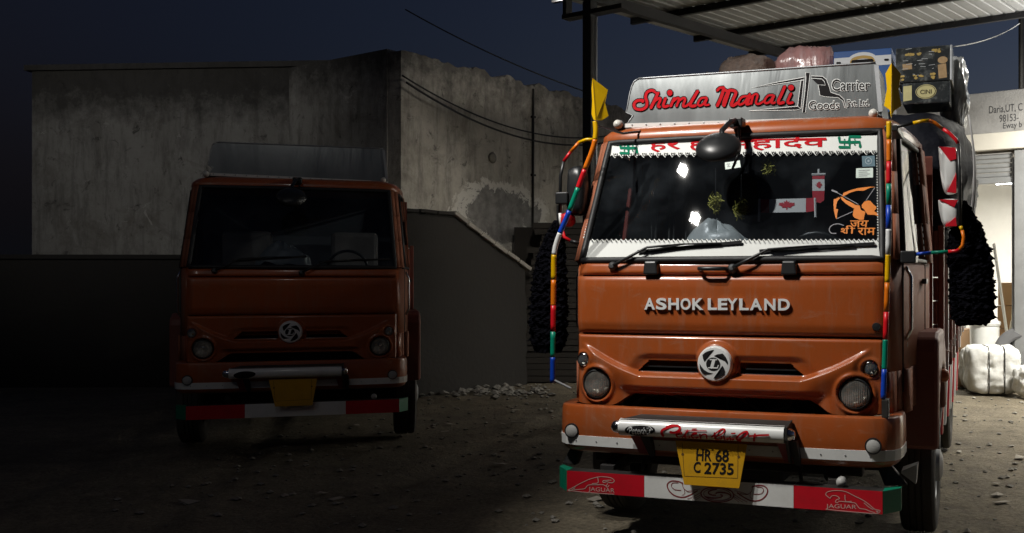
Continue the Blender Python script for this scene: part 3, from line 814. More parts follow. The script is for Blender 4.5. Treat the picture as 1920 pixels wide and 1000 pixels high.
for k in range(3):
    p = grid_pt(WH0, -0.9 + 0.5 * k - 0.2, 5.2, 0.032)
    bale('filled_sack', p, GA, 0.6, 0.55, 1.5 + 0.35 * (k % 2), WFAB, ['white sack at the back of the warehouse nearest the truck', 'taller white sack in the middle of the warehouse back row', 'white sack at the back of the warehouse nearest the door post'][k], 'sack', seed=20 + k, power=3, group='white sacks inside the warehouse')
# ================================================================== THE GOODS TRUCK
TR = empty('goods_truck', TRUCK_LOC, -TH)
tag(TR, 'orange goods truck with silver name board and multicoloured corner poles', 'truck')
def tw(u, v, z):
    return Vector((OX + u * C_ + v * S_, OY - u * S_ + v * C_, z))
def mirror(pts): return [(-x, y, z) for x, y, z in pts]
def sstep(a, b, x):
    t = max(0.0, min(1.0, (x - a) / (b - a))); return t * t * (3 - 2 * t)

WSK = 0.455
def ws_v(u, z): return 0.03 + 0.05 * (u / 1.085) ** 2 + (z - 2.1) * WSK

# ---- cab shell
half = [(0, .06), (.5, .065), (.9, .085), (1.075, .095), (1.12, .125), (1.155, .19), (1.185, .30), (1.21, .45), (1.24, .80), (1.262, 1.25), (1.262, 1.34), (1.275, 1.72), (1.25, 1.77), (0, 1.78)]
full = half + [(-u, v) for u, v in half[-2:0:-1]]
NH = len(half)
def ring(z):
    t = (z - 2.1) / 0.9
    if t <= 0: return [Vector((u, v, z)) for u, v in full]
    return [Vector((u * (1 - .055 * t), .06 + .40 * t + (v - .06) * (1 - .40 * t / 1.72), z)) for u, v in full]
mb = MB()
mb.loft([ring(1.35), ring(1.7), ring(2.095)], flip=True)
for i in range(len(full)):      # the skirt leaves the radiator opening free in front
    j = (i + 1) % len(full); a_, b_ = ring(1.06), ring(1.35)
    if not (abs(full[i][0] + full[j][0]) / 2 < 1.0 and full[i][1] < .12): mb.add([a_[i], a_[j], b_[j], b_[i]], [(0, 1, 2, 3)])
# pillars: only some of the outline goes on above the waist
up = [ring(2.095), ring(2.4), ring(2.7), ring(3.0)]
nf = len(full)
def isp(i):
    a = full[i]; b = full[(i + 1) % nf]
    m = ((a[0] + b[0]) / 2, (a[1] + b[1]) / 2)
    if abs(m[0]) < 1.06 and m[1] < 0.3: return False        # windscreen
    if abs(m[0]) > 1.15 and 0.22 < m[1] < 1.27: return False # door window
    return True
for i in range(nf):
    if isp(i):
        j = (i + 1) % nf
        for a, b in zip(up, up[1:]): mb.add([a[i], a[j], b[j], b[i]], [(0, 1, 2, 3)])
for k, f in enumerate(mb.f):
    if sum(mb.v[i][1] for i in f) / len(f) > .14: mb.mi[k] = 1
cs = mb.build('cab_shell', [ORANGE, DUSTY], TR, auto=40)
sd = cs.modifiers.new('thick', 'SOLIDIFY'); sd.thickness = 0.03; sd.offset = -1
# roof
mb = MB()
def inset(r, d, dz): 
    return [Vector((p.x * (1 - d), .46 + d * 0.7 + (p.y - .46) * (1 - d), p.z + dz)) for p in r]
r3 = ring(3.0)
mb.loft([inset(r3, -.004, -0.003), inset(r3, -0.012, .02), inset(r3, -.008, .06), inset(r3, .03, .10), inset(r3, .12, .13)], cap1=True, cap0=True)
mb.build('cab_roof', ORANGE, TR, auto=50)

# ---- front panels
def edge_round(u, z, z0, z1, w, d=0.02, r=0.022):
    e = min(z - z0, z1 - z, w - abs(u))
    return 0.0 if e > r else d * (1 - e / r) ** 2
def panel(name, z0, z1, w, vfn, nu, nv, m=ORANGE, parent=TR):
    mb = MB()
    def pt(a, b):
        u = -w + 2 * w * a; z = z0 + (z1 - z0) * b
        return Vector((u, vfn(u, z) + edge_round(u, z, z0, z1, w), z))
    mb.grid(pt, nu, nv)
    # returned edge so that the panel has depth
    for (f, n_) in ((lambda t: (t, 0.0), nu), (lambda t: (t, 1.0), nu), (lambda t: (0.0, t), nv), (lambda t: (1.0, t), nv)):
        a = [pt(*f(i / n_)) for i in range(n_ + 1)]
        mb.loft([a, [p + Vector((0, 0.05, 0)) for p in a]], closed=False)
    return mb.build(name, m, parent, auto=50)
def crown(u, z): return 0.0 + 0.03 * (abs(u) / 1.09) ** 4 - 0.012
panel('bonnet_panel', 1.583, 1.985, 1.085, lambda u, z: crown(u, z) - 0.012 * sstep(1.60, 1.66, z) + 0.006 * sstep(1.9, 1.97, z), 60, 24)
panel('cowl_panel', 1.997, 2.085, 1.08, lambda u, z: crown(u, z) + 0.012 + (z - 2.0) * 0.25, 40, 8)

# lower fascia with crease, slots, headlamp bowls and arched lower edge
HL = [(-0.921, 1.218), (0.907, 1.211)]
ID = [(-1.035, 1.385), (1.003, 1.378)]
LOGO = (-0.035, 1.387)
SLOTS = [[(-.615, 1.318), (-.535, 1.392), (-.17, 1.392), (-.17, 1.318)], [(.13, 1.318), (.13, 1.392), (.47, 1.392), (.56, 1.318)]]
def inpoly(x, y, P):
    c = False; j = len(P) - 1
    for i in range(len(P)):
        if (P[i][1] > y) != (P[j][1] > y) and x < (P[j][0] - P[i][0]) * (y - P[i][1]) / (P[j][1] - P[i][1]) + P[i][0]: c = not c
        j = i
    return c
def zbot(u):
    a = abs(u + 0.02)
    return 1.165 - 0.095 * sstep(.60, .80, a) + 0.012 * sstep(1.0, 1.085, a)
def crease(a):
    if a < .57: return 1.302
    return 1.302 + (a - .57) / (1.02 - .57) * 0.21 - 0.02 * math.sin(min(1, (a - .57) / .45) * math.pi)
def fas_v(u, z):
    a = abs(u + 0.018)
    v = crown(u, z) + 0.004
    d = crease(a) - z
    fade = 1 - sstep(.90, 1.04, a)
    v -= 0.052 * sstep(-0.012, 0.022, d) * fade * (1 - 0.65 * sstep(0.03, 0.20, d) * sstep(.55, .7, a))
    # face under the ridge falls back towards the arch
    v += 0.045 * sstep(1.225, 1.17, z) * (1 - sstep(.6, .78, a))
    # shallow dish around the slots
    v += 0.022 * (1 - sstep(.0, .05, abs(z - 1.355) - .045)) * (1 - sstep(.58, .70, a + (z - 1.33) * 0.8)) * (1 if d < 0 else 0)
    r = math.hypot(u - LOGO[0], z - LOGO[1])
    v = v + (min(v, -0.05) - v) * (1 - sstep(.125, .16, r))
    for (x, y) in HL:
        r = math.hypot(u - x, z - y)
        v -= 0.018 * math.exp(-((r - .125) / .016) ** 2)
        v += 0.075 * (1 - sstep(.098, .112, r))
    for (x, y) in ID:
        r = math.hypot(u - x, z - y)
        v -= 0.01 * math.exp(-((r - .06) / .012) ** 2)
        v += 0.03 * (1 - sstep(.042, .05, r))
    for P in SLOTS:
        if inpoly(u, z, P): v += 0.11
    return v
mb = MB(); NU, NV = 300, 70
def fpt(a, b):
    u = -1.087 + 2.174 * a; zb = zbot(u); z = zb + (1.570 - zb) * b
    return Vector((u, fas_v(u, z) + (edge_round(u, z, -9, 1.570, 1.087) if b > .5 or abs(u) > 1.0 else 0), z))
mb.grid(fpt, NU, NV)
for k, f in enumerate(mb.f):
    cx = sum(mb.v[i][0] for i in f) / 4; cz = sum(mb.v[i][2] for i in f) / 4
    if any(inpoly(cx, cz, P) for P in SLOTS): mb.mi[k] = 1
a = [fpt(i / NU, 0) for i in range(NU + 1)]
mb.loft([a, [p + Vector((0, .02, -.012)) for p in a], [p + Vector((0, .09, -.01)) for p in a]], closed=False)
for s in (0.0, 1.0):
    a = [fpt(s, i / NV) for i in range(NV + 1)]; mb.loft([a, [p + Vector((0, .06, 0)) for p in a]], closed=False)
a = [fpt(i / NU, 1) for i in range(NU + 1)]; mb.loft([a, [p + Vector((0, .05, 0)) for p in a]], closed=False)
mb.build('lower_fascia', [ORANGE, DARK], TR, auto=35)
for P in SLOTS:   # bars inside the slots
    o = MB().box(P[0][0] + .03, P[3][0] - .02, .03, .05, 1.345, 1.355); o.build('grille_bar', BLACKP, TR)
# radiator and dark works seen through the arch
mb = MB(); mb.box(-.78, .76, .14, .20, .75, 1.19); mb.build('radiator', DARK, TR)
for k in range(9):
    x = -.6 + k * .15
    MB().box(x, x + .012, .10, .139, .95, 1.17).build('radiator_rib', CHASSIS, TR)
MB().tube([(-.45 + .24 * math.cos(a * .3), .08, 1.0 + .16 * math.sin(a * .3)) for a in range(0, 12)], .018, 8).build('hose', BLACKP, TR, smooth=True)
MB().tube([(.1, .09, 1.15), (.25, .12, 1.05), (.45, .12, 1.1), (.55, .12, 1.0)], .016, 8).build('hose', BLACKP, TR, smooth=True)

# round plug, bonnet lettering
p = on(1643, 613, crown, .012); MB().lathe([(0, -.014), (.024, -.012), (.028, 0), (.028, .02)], p, (0, 1, 0), 20).build('panel_plug', BLACKP, TR, auto=40)
LX = {0: ('A', 1208, 1228), 1: ('S', 1230, 1250), 2: ('H', 1253, 1273), 3: ('O', 1276, 1295), 4: ('K', 1298, 1319), 5: ('L', 1327, 1344), 6: ('E', 1346, 1364), 7: ('Y', 1363, 1383), 8: ('L', 1386, 1404), 9: ('A', 1406, 1429), 10: ('N', 1433, 1454), 11: ('D', 1459, 1481)}
for k in range(12):
    ch, x0, x1 = LX[k]
    vs, fs = text_mesh(ch, 0.028, 0, 0.03, 0.004)
    y0 = 559 + (x0 - 1208) * 0.006; y1 = y0 + 22
    mb = MB()
    zmax = max(v[2] for v in vs)
    mb.add([on(x0 + (x1 - x0) * x, y1 + (y0 - y1) * y, lambda u, z: crown(u, z) - 0.012, 0.011 + 0.010 * (z / zmax)) for x, y, z in vs], fs)
    mb.build('letter', LETTER, TR)

# ---- badge
lp = (LOGO[0], -0.052, LOGO[1])
lg = MB().lathe([(0, -.034), (.09, -.034), (.112, -.030), (.121, -.018), (.124, 0), (.124, .02)], lp, (0, 1, 0), 48).build('badge', LETTER, TR, auto=30)
def badge_fn(x, y, l):
    # photograph crop of the badge, 0..1111 wide, centre 530,465, radius 330
    return Vector((LOGO[0] + (x - 530) / 335 * .121, -0.086 - l, LOGO[1] - (y - 465) / 370 * .121))
pr = Print(badge_fn, .002)
for P in ([(305, 280), (350, 235), (400, 205), (470, 180), (535, 165), (480, 210), (420, 290), (385, 370), (345, 425), (318, 360)],
          [(530, 293), (590, 262), (700, 240), (760, 310), (795, 390), (798, 465), (745, 400), (680, 340), (610, 300)],
          [(695, 490), (725, 540), (748, 605), (730, 670), (660, 725), (570, 762), (520, 765), (600, 700), (650, 640), (668, 570)],
          [(250, 460), (290, 530), (340, 590), (400, 630), (460, 650), (520, 655), (430, 682), (345, 690), (285, 640), (255, 560)]):
    pr.poly(P)
pr.disc(515, 465, 138)
pr.build('badge_blades', INK, lg)
pr = Print(badge_fn, .004)
pr.stroke([(455, 372), (588, 372)], 22, False).stroke([(530, 375), (488, 540)], 62, False).stroke([(425, 542), (600, 542)], 24, False).stroke([(600, 545), (618, 485)], 20, False)
pr.build('badge_letter', LETTER, lg)

# ---- headlamps and indicators
REFLECT = mat('lamp_reflector', (0.72, 0.68, 0.58), 0.22, metal=0.35, var=0.5, scale=26, bump=0.7, bscale=36)
FLUTED = glass_mat('fluted_headlamp_glass', (0.88, 0.88, 0.86), 1.45, 0.04, 0.075)
def flute(m):
    nt = m.node_tree; N = nt.nodes; L = nt.links
    tc = N.new('ShaderNodeTexCoord'); v = N.new('ShaderNodeTexWave'); v.bands_direction = 'X'; v.inputs['Scale'].default_value = 22; v.inputs['Distortion'].default_value = 1.5
    L.new(tc.outputs['Object'], v.inputs['Vector'])
    bp = N.new('ShaderNodeBump'); bp.inputs['Strength'].default_value = 0.35; bp.inputs['Distance'].default_value = 0.02
    L.new(v.outputs['Fac'], bp.inputs['Height'])
    for n in N:
        if n.type in ('BSDF_GLOSSY', 'BSDF_DIFFUSE'): L.new(bp.outputs[0], n.inputs['Normal'])
        if n.type == 'BSDF_DIFFUSE': n.inputs[0].default_value = (0.85, 0.82, 0.74, 1)  # pale silver diffuse imitates the shine of the reflector behind
flute(FLUTED)
AMB = mat('amber_bulb', (0.75, 0.36, 0.05), 0.3, var=0.05)
for (x, z) in HL:
    r = empty('headlamp', (x, -.022, z), 0, TR)
    MB().lathe([(.098, .005), (.092, .02), (.07, .05), (.03, .07), (.0, .072)], (0, 0, 0), (0, 1, 0), 32).build('reflector', REFLECT, r, smooth=True)
    MB().lathe([(.104, .03), (.104, -.006), (.097, -.012), (.094, -.004), (.094, .01)], (0, 0, 0), (0, 1, 0), 32).build('lamp_rim', BLACKP, r, auto=40)
    MB().lathe([(.022, .05), (.022, .0), (.016, -.004), (0, -.005)], (.0, 0, .01), (0, 1, 0), 16).build('bulb', CHROME, r, smooth=True)
    MB().lathe([(.095, -.002), (.08, -.012), (.05, -.018), (0, -.021)], (0, 0, 0), (0, 1, 0), 32).build('lens', FLUTED, r, smooth=True)
for (x, z) in ID:
    r = empty('indicator', (x, 0.006, z), 0, TR)
    MB().lathe([(.042, .0), (.03, .018), (0, .02)], (0, 0, 0), (0, 1, 0), 24).build('reflector', REFLECT, r, smooth=True)
    MB().lathe([(.010, .01), (.010, -.004), (0, -.007)], (.01, 0, -.01), (0, 1, 0), 12).build('bulb', AMB, r, smooth=True)
    MB().lathe([(.046, .01), (.046, -.008), (.041, -.012), (.04, -.004)], (0, 0, 0), (0, 1, 0), 24).build('lamp_rim', CHROME, r, auto=40)
    MB().lathe([(.041, -.006), (.03, -.014), (0, -.018)], (0, 0, 0), (0, 1, 0), 24).build('lens', LENS, r, smooth=True)

# ---- bumper
bp_path = [(-1.205, .30), (-1.205, .10), (-1.195, .0), (-1.165, -.07), (-1.11, -.125), (-1.03, -.155), (-.8, -.17), (-.4, -.18), (0, -.182), (.4, -.18), (.8, -.17), (1.03, -.155), (1.11, -.125), (1.165, -.07), (1.195, .0), (1.205, .10), (1.205, .30)]
def bp_v(u, z):
    for (a, b) in zip(bp_path[3:], bp_path[4:14]):
        if a[0] <= u <= b[0]: return a[1] + (b[1] - a[1]) * (u - a[0]) / (b[0] - a[0])
    return -.1
def sweep(path, prof, closedp=False):
    mb = MB(); rings = []
    for i, (u, v) in enumerate(path):
        a = Vector(path[max(i - 1, 0)]); b = Vector(path[min(i + 1, len(path) - 1)]); t = (b - a).normalized(); n_ = Vector((t.y, -t.x))
        rings.append([(u + n_.x * o, v + n_.y * o, z) for o, z in prof])
    return mb.loft(rings, closed=closedp, cap0=closedp, cap1=closedp)
dpath = []
for a, b in zip(bp_path, bp_path[1:]):
    for k in range(3): dpath.append((a[0] + (b[0] - a[0]) * k / 3, a[1] + (b[1] - a[1]) * k / 3))
dpath.append(bp_path[-1])
bmp = sweep(dpath, [(-.10, 1.075), (-.02, 1.078), (-.006, 1.07), (0, 1.05), (.004, .93), (0, .80), (-.02, .765), (-.05, .748), (-.10, .745)], True).build('bumper', ORANGE, TR, auto=40)
sweep(dpath, [(-.004, .868), (.007, .866), (.005, .798), (-.006, .796)], True).build('bumper_stripe', WHITEP, bmp)
for k in range(14):
    u = -1.02 + k * .157
    MB().lathe([(0, -.006), (.005, -.004), (.006, .004)], (u, bp_v(u, .83) - .006, .832), (0, 1, 0), 8).build('screw', STEEL, bmp)
for px, py in ((1072, 808), (1637, 837)):
    p = on(px, py, bp_v, .016)
    r = empty('round_reflector', p, 0, bmp)
    MB().lathe([(.0, -.008), (.042, -.008), (.046, -.004)], (0, 0, 0), (0, 1, 0), 28).build('reflector_face', REFL, r, smooth=True)
    MB().lathe([(.045, -.009), (.052, -.008), (.054, .006), (.045, .01)], (0, 0, 0), (0, 1, 0), 28).build('reflector_rim', BLACKP, r, auto=40)
# under-bumper steelwork
MB().box(-.95, .95, .02, .14, .66, .742).build('cross_member', CHASSIS, TR, bevel=.01)
for s in (-1, 1):
    MB().hexa([(s * .80 - .05, -.13, .63), (s * .80 + .05, -.13, .63), (s * .74 + .05, .05, .64), (s * .74 - .05, .05, .64), (s * .80 - .05, -.13, .66), (s * .80 + .05, -.13, .66), (s * .74 + .05, .05, .74), (s * .74 - .05, .05, .74)]).build('bar_bracket', CHASSIS, TR)
    MB().tube([(s * .55, .0, .74), (s * .55, -.06, .70), (s * .56, -.06, .62), (s * .58, .0, .60)], .014, 8).build('tow_hook', CHASSIS, TR, smooth=True)
MB().hexa([(1.10, -.06, .63), (1.24, .0, .63), (1.24, .06, .63), (1.10, .03, .63), (1.04, -.02, .76), (1.13, .0, .76), (1.13, .06, .76), (1.04, .05, .76)]).build('step_bracket', CHASSIS, TR, bevel=.006)
MB().hexa([(1.20, .02, .70), (1.29, .05, .63), (1.29, .16, .63), (1.2, .16, .70), (1.20, .02, .715), (1.30, .05, .76), (1.30, .16, .76), (1.2, .16, .72)]).build('step_plate', STEEL, TR)
MB().hexa([(-1.20, .0, .63), (-1.08, -.04, .63), (-1.08, .03, .63), (-1.2, .06, .63), (-1.13, .0, .76), (-1.04, -.02, .76), (-1.04, .05, .76), (-1.13, .06, .76)]).build('step_bracket', CHASSIS, TR, bevel=.006)

# ---- light bar on the bumper
LBZ, LBR = .968, .057
def lb_v(u, z):
    d = max(0.0, LBR ** 2 - (z - LBZ) ** 2)
    return -.315 - math.sqrt(d)
lb = empty('light_bar', (0, 0, 0), 0, TR)
MB().tube([(-.625, -.315, LBZ), (.502, -.315, LBZ)], LBR, 28).build('bar_tube', WHITEP, lb, auto=40)
mb = MB(); mb.hexa([(-.62, -.34, 1.016), (.52, -.34, 1.016), (.52, -.186, 1.032), (-.52, -.186, 1.032), (-.62, -.34, 1.022), (.52, -.34, 1.022), (.52, -.186, 1.04), (-.52, -.186, 1.04)]); mb.build('top_plate', CHASSIS, lb)
for s, x in ((-1, -.632), (1, .508)):
    MB().lathe([(.040, -.01), (.044, .012), (.040, .035), (.026, .055), (0, .062)], (x, -.315, LBZ), (s, 0, 0), 22).build('chrome_dome', CHROME, lb, smooth=True)
MB().prism([(.512, -.37, 1.02), (.512, -.187, 1.045), (.512, -.187, .76), (.512, -.26, .78), (.512, -.37, .94)], (.012, 0, 0)).build('end_plate', CHASSIS, lb)
for x in (-.565, .44):
    MB().hexa([(x, -.30, .915), (x + .06, -.30, .915), (x + .10, -.185, .77), (x + .03, -.185, .77), (x, -.27, .92), (x + .06, -.27, .92), (x + .1, -.17, .82), (x + .03, -.17, .82)]).build('bar_leg', MAROON_INK, lb)
    MB().hexa([(x + .062, -.29, .92), (x + .13, -.29, .92), (x + .14, -.185, .75), (x + .102, -.185, .75), (x + .062, -.22, .92), (x + .13, -.22, .92), (x + .14, -.175, .80), (x + .102, -.175, .80)]).build('bar_strut', CHASSIS, lb)
def c3(x, y): return (1150 + x / 5.647, 780 + y / 5.647)
pr = Print(surf(lb_v), .004)
ST = [([(530, 215), (510, 180), (520, 150), (560, 130), (620, 110), (680, 105), (705, 130), (680, 165), (640, 178), (600, 172)], 26),
      ([(560, 115), (620, 98), (690, 100)], 16),
      ([(660, 200), (720, 190), (715, 172), (680, 178), (668, 205), (690, 232), (740, 225)], 16),
      ([(745, 220), (790, 150), (760, 200), (770, 235), (810, 225)], 20), ([(755, 158), (985, 158)], 9), ([(830, 140), (880, 138)], 10),
      ([(830, 205), (880, 190), (870, 180), (838, 190), (830, 222), (860, 238), (900, 225)], 16),
      ([(915, 195), (925, 240)], 20), ([(925, 215), (955, 195), (985, 205), (990, 240)], 17),
      ([(1040, 225), (1090, 180), (1150, 140), (1180, 150), (1150, 190), (1100, 215), (1075, 235), (1110, 255), (1150, 235), (1140, 215)], 16),
      ([(1070, 180), (1080, 240)], 20), ([(1170, 215), (1180, 255), (1220, 245)], 18), ([(1235, 220), (1245, 255), (1275, 248)], 18), ([(1250, 187), (1290, 185)], 16),
      ([(1320, 262), (1305, 235), (1350, 190), (1405, 165), (1420, 185), (1380, 225), (1330, 262), (1350, 272)], 20),
      ([(1440, 215), (1560, 205), (1645, 203)], 20), ([(1500, 190), (1490, 240), (1490, 268)], 22)]
for p, w in ST: pr.stroke([c3(*q) for q in p], w * .98 / 5.647)
pr.build('script_lettering', RED, lb)
pr = Print(surf(lb_v), .002)
pr.ellipse(*c3(280, 152), 28.5, 10.5)
pr.build('oval_badge', INK, lb)
pr = Print(surf(lb_v), .006)
pr.stroke([c3(*q) for q in ((150, 150), (180, 112), (270, 100), (370, 108), (415, 150))], 1.1)
pr.text('Peterbilt', [c3(160, 118), c3(400, 120), c3(400, 198), c3(160, 196)], 0.005, 0.25)
pr.build('oval_lettering', WINK, lb)

# ---- number plate
npl = MB().prism([(-.237, -.318, .893), (.253, -.318, .893), (.203, -.330, .606), (-.172, -.330, .606)], (0, .006, 0)).build('number_plate', YPLATE, TR, bevel=.002)
def np_v(u, z): return -.318 - (.893 - z) / .287 * .012
pr = Print(surf(np_v), .002)
pr.text('HR', [(1306, 842), (1335, 843), (1334, 865), (1305, 864)], .022)
pr.text('68', [(1342, 843), (1367, 844), (1366, 867), (1341, 866)], .022)
pr.text('C', [(1301, 866), (1314, 866), (1313, 887), (1300, 886)], .022)
pr.text('2735', [(1321, 867), (1376, 869), (1375, 891), (1320, 889)], .022)
pr.build('plate_lettering', INK, npl)
pr = Print(surf(np_v), .001)
pr.stroke([(1279, 831), (1283, 893)], .9, False).stroke([(1384, 834), (1383, 897)], .9, False).stroke([(1283, 893), (1383, 897)], .8, False)
pr.disc(1280, 852, 2.6).disc(1385, 857, 2.6)
pr.build('plate_folds', mat('plate_fold', (.12, .06, .01), .6), npl)

# ---- painted lower bar
bar = empty('lower_bar', (0, 0, 0), 0, TR)
BZ0, BZ1, BV = .487, .632, -.25
ux = [T(x, 900, BV).x for x in (1063, 1208, 1488, 1655)]
TOPM = CHASSIS
for k, m in ((0, REDP), (1, WHITEP), (2, REDP)):
    mb = MB(); mb.box(ux[k] + (.001 if k else 0), ux[k + 1] - .001, BV, BV + .11, BZ0, BZ1)
    for i in (1, 4): mb.mi[i] = 1
    mb.build('bar_segment', [m, TOPM], bar)
for s, u in ((-1, ux[0]), (1, ux[3])):
    e = 1.21 if s > 0 else -1.17
    mb = MB(); P = [(u + .001 * s, BV), (e, BV + .14), (e, BV + .20), (u + .001 * s, BV + .11)]
    mb.prism([(x, y, BZ0) for x, y in P], (0, 0, BZ1 - BZ0)); mb.build('bar_end', GREENP, bar)
MB().lathe([(.0, -.03), (.028, -.026), (.032, 0), (.03, .04)], T(1577, 904, -.19), (0, 1, 0), 18).build('side_marker', REFL, bar, smooth=True)
def c4(x, y): return (1050 + x / 5.818, 870 + y / 5.818)
def c5(x, y): return (1380 + x / 6, 880 + y / 6)
pr = Print(surf(flat(BV)), .0015)
LW = 1.3
# leaping cat outline, two mirrored copies with lettering
L1 = [[(85, 285), (130, 265), (220, 215), (330, 165), (430, 142), (520, 145), (570, 160), (592, 185), (575, 205), (545, 205), (510, 195), (475, 205), (470, 185), (510, 180), (560, 178)],
      [(85, 285), (180, 300), (300, 312), (560, 330), (590, 330)],
      [(150, 282), (210, 278), (270, 270), (310, 232), (400, 228), (470, 228), (500, 240), (520, 215)],
      [(410, 150), (415, 205), (350, 215)], [(85, 285), (110, 295), (165, 260)], [(500, 240), (515, 255), (535, 235)]]
for p in L1: pr.stroke([c4(*q) for q in p], LW)
L2 = [[(1010, 290), (1020, 262), (1070, 245), (1160, 240), (1240, 255), (1330, 300), (1430, 350), (1500, 400), (1560, 450), (1620, 465), (1600, 495), (1540, 500)],
      [(1010, 290), (1040, 315), (1060, 325), (1080, 300), (1130, 300), (1165, 330), (1130, 345), (1120, 370), (1150, 378)],
      [(1150, 360), (1220, 365), (1300, 375), (1345, 385), (1390, 440), (1450, 450), (1500, 470), (1560, 490)],
      [(1225, 290), (1235, 360), (1300, 362)], [(1440, 380), (1500, 430), (1545, 455)], [(1010, 450), (1200, 470), (1400, 488), (1545, 500)]]
for p in L2: pr.stroke([c5(*q) for q in p], LW)
pr.text('JAGUAR', [c4(310, 250), c4(595, 268), c4(595, 328), c4(310, 308)], .004)
pr.text('JAGUAR', [c5(1012, 390), c5(1355, 402), c5(1355, 462), c5(1012, 450)], .004)
pr.poly([c5(1570, 468), c5(1605, 468), c5(1590, 492)])
pr.build('cat_emblem', PALE_INK, bar)
pr = Print(surf(flat(BV)), .0015)
mxx = 1717  # crop-4 x of the middle of the ornament
S4 = [([(1340, 215), (1290, 195), (1215, 195), (1170, 235), (1190, 300), (1250, 350), (1340, 365), (1420, 335), (1500, 285)], 13),
      ([(1290, 210), (1230, 215), (1215, 250), (1250, 285), (1320, 290)], 7),
      ([(1335, 200), (1345, 260), (1400, 300), (1470, 290)], 6), ([(1330, 345), (1360, 320), (1350, 260)], 5),
      ([(1390, 380), (1460, 350), (1540, 300)], 6), ([(1440, 385), (1500, 350), (1550, 320)], 5), ([(1480, 385), (1540, 345)], 5),
      ([(1380, 300), (1450, 280), (1530, 265)], 5)]
def sk(x, y, mir=False):
    # the ornament follows the slope of the bar in the photograph
    if mir: x = 2 * mxx - x
    return c4(x, y + (x - 1340) * .052)
for p, w in S4:
    pr.stroke([sk(*q) for q in p], w / 5.818); pr.stroke([sk(q[0], q[1], True) for q in p], w / 5.818)
for rx, ry, w in ((180, 82, 12), (150, 66, 6)):
    pr.stroke([sk(mxx + rx * math.cos(t * .5236), 315 + ry * math.sin(t * .5236)) for t in range(12)], w / 5.818, closed=True)
for k in range(3):
    o = k * 2.094
    pr.stroke([sk(mxx + (25 + t * 12) * math.cos(o + t * .32) * 1.35, 315 + (10 + t * 5.6) * math.sin(o + t * .32)) for t in range(9)], 2.2)
pr.build('scroll_ornament', MAROON_INK, bar)

# ---- windscreen, gasket, stickers
WB, WT, WW0, WW1 = 2.10, 3.005, 1.075, 1.016
def wsp(a, b, lift=0.0):
    w = WW0 + (WW1 - WW0) * b; u = -w + 2 * w * a; z = WB + (WT - WB) * b
    return Vector((u, ws_v(u, z) - lift, z))
mb = MB(); mb.grid(lambda a, b: wsp(a, b), 24, 12)
ws = mb.build('windscreen', GLASS, TR, smooth=True, fixn=False)
per = [wsp(i / 30, 0, .01) for i in range(31)] + [wsp(1, i / 12, .01) for i in range(1, 13)] + [wsp(1 - i / 30, 1, .01) for i in range(1, 31)] + [wsp(0, 1 - i / 12, .01) for i in range(1, 13)]
MB().tube(per, .024, 8).build('windscreen_gasket', BLACK, TR, smooth=True)
SF = surf(ws_v)
def lerp2(a, b): return lambda t: (a[0] + (b[0] - a[0]) * t, a[1] + (b[1] - a[1]) * t)
def strip(name, e0, e1, teeth, depth, nsub=4):
    """white band whose e1 edge is cut into teeth towards the outside"""
    f0, f1 = lerp2(*e0), lerp2(*e1)
    pr = Print(SF, .004); N_ = teeth * nsub
    d0 = Vector(f1(.5)) - Vector(f0(.5)); d0.normalize()
    def fe(t):
        k = (t * teeth) % 1.0
        h = depth * (1 - abs(2 * k - 1))
        p = Vector(f1(t)) + d0 * h; return (p.x, p.y)
    pr.grid(f0, fe, N_, 3)
    return pr.build(name, WHITE, ws)
TTL, TTR = (1144, 269), (1649, 254)
TBL, TBR = (1134, 291), (1646, 285)
strip('top_sticker', (TTL, TTR), (TBL, TBR), 38, 6)
strip('bottom_sticker', ((1089, 483), (1652, 485)), ((1097, 452), (1650, 452)), 62, 4)
pr = Print(SF, .0065)
for k in range(38):
    t = (k + .5) / 38; x = TBL[0] + (TBR[0] - TBL[0]) * t; y = TBL[1] + (TBR[1] - TBL[1]) * t
    pr.stroke([(x - 3.2, y - 2.6), (x - 2.6, y + 1.6), (x, y + 3), (x + 2.6, y + 1.6), (x + 3.2, y - 2.6)], 1.7)
    pr.disc(x, y - 1.6, 1.4, n=8)
for k in range(62):
    t = (k + .5) / 62; x = 1097 + 553 * t; pr.stroke([(x - 2, 449.5), (x + 1.5, 453)], 1.6)
pr.build('lace_print', INK, ws)
pr = Print(SF, .004)
for k in range(30):
    t = k / 30; x = 1133 + (1095 - 1133) * t; y = 298 + (448 - 298) * t
    pr.stroke([(x + 1, y), (x - 2.4, y + 2.2), (x, y + 4.4)], 1.9, False)
for k in range(32):
    t = k / 32; x = 1645 + 2 * t; y = 290 + 160 * t
    pr.stroke([(x + 3, y), (x - 1.5, y + 1.8), (x + 3, y + 4.2)], 2.3, False)
pr.build('side_lace_sticker', WHITE, ws)
